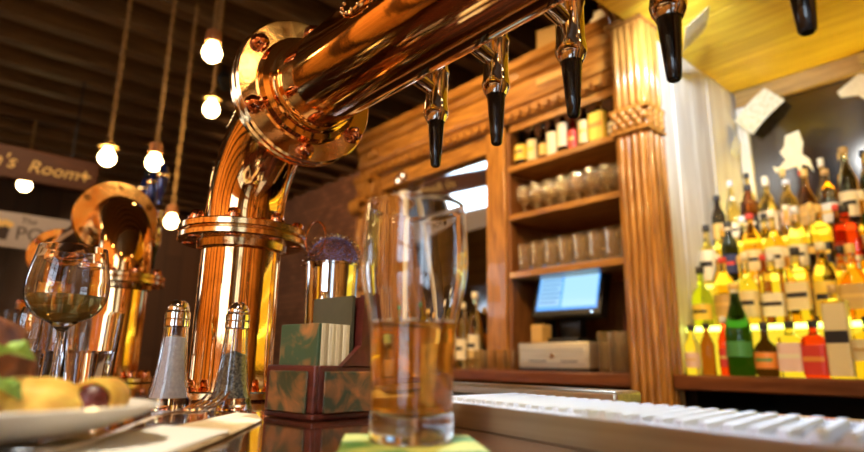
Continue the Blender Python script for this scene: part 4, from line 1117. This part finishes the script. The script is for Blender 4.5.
for i, (x, y, lab) in enumerate([(-0.885, 0.085, 'ridged water tumbler at the far edge behind the bread roll'), (-1.10, 0.155, 'ridged water tumbler farthest behind the wine glass'), (-0.945, 0.190, 'ridged water tumbler close behind the wine glass towards the copper tower')]):
    t = thing('water_tumbler', lab, 'glass', (x, y, BZ + 0.0005), 0, 'water tumblers behind the plate')
    s_ = (1.0, 1.2, 1.08)[i]
    MB().lathe([(r, z * s_) for r, z in tum], 40, None, 0, False, None, (20, 0.05)).build('glass_wall', M['glass'], t, angle=50)
    MB().lathe([(0, 0.0125), (0.0272, 0.0143), (0.0305, 0.060), (0, 0.060)], 32).build('water', glass('water %d' % i, (0.97, 0.98, 1.0), 0, 1.33), t)

# ---------------------------------------------------------------- signs across the room
def text(body, size, loc, parent, mat, name, shear=0.0, ext=0.004):
    c = bpy.data.curves.new(name, 'FONT')
    c.body = body; c.size = size; c.extrude = ext; c.shear = shear
    c.resolution_u = 3
    q = bpy.data.objects.new(name, c); COL.objects.link(q)
    me = bpy.data.meshes.new_from_object(q.evaluated_get(bpy.context.evaluated_depsgraph_get()))
    bpy.data.objects.remove(q); bpy.data.curves.remove(c)
    me.name = name; me.materials.clear(); me.materials.append(mat)
    o = bpy.data.objects.new(name, me); COL.objects.link(o)
    o.parent = parent
    o.location = loc; o.rotation_euler = (PI / 2, 0, PI / 2)
    return o
SX = -4.0
t = thing('wooden_sign', 'brown wooden sign with yellow script lettering hanging below the joists', 'sign', (SX, 0.1, 2.20))
MB().box(-0.02, 0.02, -0.62, 0.60, -0.105, 0.085).build('board', wood('sign board', (0.07, 0.020, 0.007), (0.12, 0.036, 0.012), 'y', 0.6), t, bevel=0.006)
lt = pmat('yellow sign paint', (0.95, 0.66, 0.22), 0.5)
text("n's", 0.115, (0.021, 0.055, -0.045), t, lt, 'lettering', 0.25, 0.002)
text("Room", 0.105, (0.021, 0.235, -0.05), t, lt, 'lettering', 0.25, 0.002)
MB().prism([(0.045, 0.0), (0.012, 0.012), (0.0, 0.045), (-0.012, 0.012), (-0.045, 0.0), (-0.012, -0.012), (0.0, -0.045), (0.012, -0.012)], 0.0205, 0.024, 'x', T(0, 0.530, -0.015) @ Matrix.Scale(0.85, 4)).build('star', lt, t, smooth=False)
for y in (-0.5, 0.45):
    MB().tube([(0, y, 0.085), (0, y, 0.598)], 0.006, 8).build('hanger', M['blackp'], t)
t = thing('banner_sign', 'off white sign with dark lettering and beer mug mark below the wooden sign', 'sign', (SX, 0.1, 1.80))
MB().box(-0.012, 0.012, -0.62, 0.95, -0.10, 0.10).build('board', paint('dull white', (0.55, 0.50, 0.50)), t, bevel=0.003)
dk = pmat('dark sign paint', (0.05, 0.03, 0.03), 0.6)
text("The", 0.05, (0.013, 0.25, 0.045), t, dk, 'lettering', 0.15, 0.0015)
text("PORTER", 0.108, (0.013, 0.235, -0.05), t, dk, 'lettering', 0, 0.0015)
f = MB().prism([(-0.035, -0.05), (0.035, -0.05), (0.045, 0.03), (-0.045, 0.03)], 0.0125, 0.0145, 'x', T(0, 0.165, -0.01)).build('mug_mark', dk, t, smooth=False)
mb = MB()
for k in range(5): mb.ball((0.0145, 0.165 - 0.04 + 0.02 * k, 0.028 + 0.008 * (k % 2)), 0.02, 10, 6, (0.12, 1, 1))
mb.build('mug_froth', lt, f)
for y in (-0.5, 0.6):
    MB().tube([(0, y, 0.10), (0, y, 0.294)], 0.004, 8).build('hanger', M['blackp'], t)
# framed dark picture on the brick wall
t = thing('picture_frame', 'dark framed picture on the brick wall left of the scroll pillar', 'picture', (-3.55, 2.815, 1.95))
MB().box(-0.34, 0.34, -0.03, 0, -0.30, -0.26).box(-0.34, 0.34, -0.03, 0, 0.26, 0.30).box(-0.34, -0.30, -0.03, 0, -0.26, 0.26).box(0.30, 0.34, -0.03, 0, -0.26, 0.26).build('frame', M['oak_dark'], t, smooth=False)
MB().box(-0.30, 0.30, -0.016, 0, -0.26, 0.26).build('print', noisy(pmat('dark print', (0.04, 0.03, 0.02), 0.3), (0.02, 0.015, 0.01), (0.06, 0.04, 0.025), (1, 1, 1), 6), t, smooth=False)

# ---------------------------------------------------------------- hanging bulbs
HB = 'bare bulbs hanging on ropes'
def hanging(label, x, y, z, socket, R=0.034, group=HB):
    """z is the bulb's centre"""
    t = thing('pendant_bulb', label, 'hanging lamp', (x, y, z), 0, group)
    top = ZC - 0.15 - z if socket != 'high' else ZC - z
    b = MB().lathe([(0, -R), (R * .5, -R * .87), (R * .87, -R * .5), (R, 0), (R * .87, R * .5), (R * .6, R * .95), (R * .42, R * 1.3), (0, R * 1.3)], 20).build('bulb', M['bulb'], t)
    if socket == 'disc':
        MB().lathe([(R * .45, R * 1.25), (R * 1.15, R * 1.3), (R * 1.2, R * 1.4), (R * .6, R * 1.62), (R * .5, R * 2.2), (0, R * 2.25)], 24).build('socket', pmat('dull brass socket', (0.62, 0.40, 0.14), 0.35, 0.9), t)
        st = R * 2.2
    else:
        MB().lathe([(R * .45, R * 1.2), (R * .80, R * 1.2), (R * .84, R * 1.3), (R * .78, R * 2.5), (R * .35, R * 2.7), (0, R * 2.7)], 20).build('socket', pmat('wooden socket', (0.42, 0.17, 0.06), 0.5), t)
        st = R * 2.65
    # twisted rope: two strands
    n = 60
    for ph in (0, PI):
        pts = [(0.005 * math.cos(ph + k * .9), 0.005 * math.sin(ph + k * .9), st + (top - st) * k / (n - 1)) for k in range(n)]
        MB().tube(pts, 0.006, 6).build('rope', M['rope'], t)
    return t
hanging('bare bulb under a brass disc socket above the far copper tower', -2.655, 0.489, 1.92, 'disc')
hanging('bare bulb under a wooden socket just above the far tower bend', -2.55, 0.647, 1.91, 'wood')
hanging('bare bulb on a low rope between the big flange and the ceiling', -2.46, 0.828, 2.18, 'disc')
hanging('highest bare bulb under a red brown wooden socket', -2.11, 0.690, 2.255, 'wood', 0.036)
hanging('low bulb whose rope drops behind the far tower handles', -2.69, 0.785, 1.70, 'wood', 0.030)
hanging('distant bulb half hidden behind the wooden sign', -4.95, 0.42, 2.30, 'disc', 0.045)
for i, (x, y, z) in enumerate([(-1.1, -1.2, 2.1), (0.3, -0.9, 2.2), (-0.3, -1.8, 2.0), (1.4, -0.4, 2.2), (-2.6, -1.3, 2.1), (-3.9, -0.9, 2.15), (1.0, 0.9, 2.35)]):  # unseen bulbs, added as bright spots for the copper to reflect
    hanging('added bare rope bulb over the customers side, %s of its row' % ORD[i], x, y, z, 'disc' if i % 2 else 'wood', 0.04)

# ---------------------------------------------------------------- ceiling spot lamps; the warm and yellow ones are added fill
def spot(label, loc, aim, power, col, angle, blend=0.6, size=0.04):
    t = thing('spot_lamp', label, 'spotlight', loc, 0, 'ceiling spotlights')
    d = (Vector(aim) - Vector(loc)).normalized()
    X = d.to_track_quat('Z', 'Y').to_matrix().to_4x4()
    MB().lathe([(0.0, -0.10), (0.03, -0.10), (0.042, -0.08), (0.048, -0.01), (0.046, -0.01), (0.040, -0.075), (0.0, -0.09)], 24, X).build('housing', M['blackp'], t)
    topz = (2.385 if loc[2] < 2.386 and loc[0] > -1.03 and loc[1] > 1.3 else ZC) - loc[2]
    p = X @ Vector((0, 0, -0.095))
    MB().tube([tuple(p), (p.x, p.y, topz)], 0.007, 8).build('stem', M['blackp'], t)
    l = lamp('SPOT', loc, power, col, aim, size, angle, blend)
    return t
spot('cool spotlight aimed at the white planks', (-0.72, 1.60, 2.28), (-1.02, 2.25, 2.10), 45, (0.74, 0.86, 1.0), 90, 0.8, 0.03)
spot('cool spotlight over the drip tray', (-0.75, 1.05, 2.70), (-0.34, 0.38, 1.06), 260, (0.62, 0.78, 1.0), 24, 0.7, 0.03)
spot('added warm spotlight aimed at the shelf cabinet', (-0.9, 0.55, 2.72), (-1.45, 1.95, 1.75), 95, (1.0, 0.64, 0.27), 70)  # unseen lamp, added as warm fill on the cabinet front
spot('added warm spotlight aimed at the cornice', (-1.9, 0.85, 2.72), (-2.1, 1.95, 1.9), 80, (1.0, 0.64, 0.27), 80)  # added fill for the cornice and mirror bay, fixture out of view
spot('added warm spotlight aimed at the thick pillar', (-0.1, 0.75, 2.72), (-1.0, 1.9, 1.5), 50, (1.0, 0.64, 0.27), 60)  # added fill on the pillar from an unseen fixture
spot('added warm spotlight aimed at the plate', (0.15, -0.45, 2.72), (-0.44, 0.06, 1.06), 190, (1.0, 0.86, 0.64), 24)  # unseen lamp, added to brighten the plate and food
spot('added warm spotlight aimed at the beer glass', (0.25, 1.1, 2.72), (-0.30, 0.25, 1.13), 70, (1.0, 0.78, 0.48), 14, 0.5)  # added for glow in the beer and glints on the glass
spot('added yellow spotlight aimed at the bottle steps', (0.1, 1.25, 2.34), (-0.6, 2.2, 1.5), 28, (1.0, 0.76, 0.26), 60)  # yellow fill added for the bottle alcove
spot('added warm spotlight aimed at the brick wall', (-3.3, 1.2, 2.72), (-4.9, 2.8, 1.6), 90, (1.0, 0.60, 0.28), 90)  # added to lift the dark brickwork
spot('added warm spotlight aimed at the hanging signs', (-2.9, 0.2, 2.72), (-4.0, 0.3, 2.0), 34, (1.0, 0.66, 0.36), 60)  # unseen lamp, added to make the sign boards brighter
for i, x in enumerate((-3.6, -2.0, -0.6, 0.9)):  # lamps added so the wall reflects golden in the copper
    spot('added warm spotlight aimed at the customers wall, %s from the far end' % ORD[i], (x, -1.3, 2.72), (x, -2.7, 1.7), 160, (1.0, 0.66, 0.30), 95)
spot('added warm spotlight aimed at the panelled end wall', (1.2, 0.3, 2.72), (2.6, 0.3, 1.7), 160, (1.0, 0.66, 0.30), 95)  # added wall light, for warm reflections in the copper column
spot('added warm spotlight aimed at the far end wall', (-5.6, 1.4, 2.72), (-7.3, 2.0, 1.5), 80, (1.0, 0.58, 0.26), 90)  # added to light the wall beyond the towers
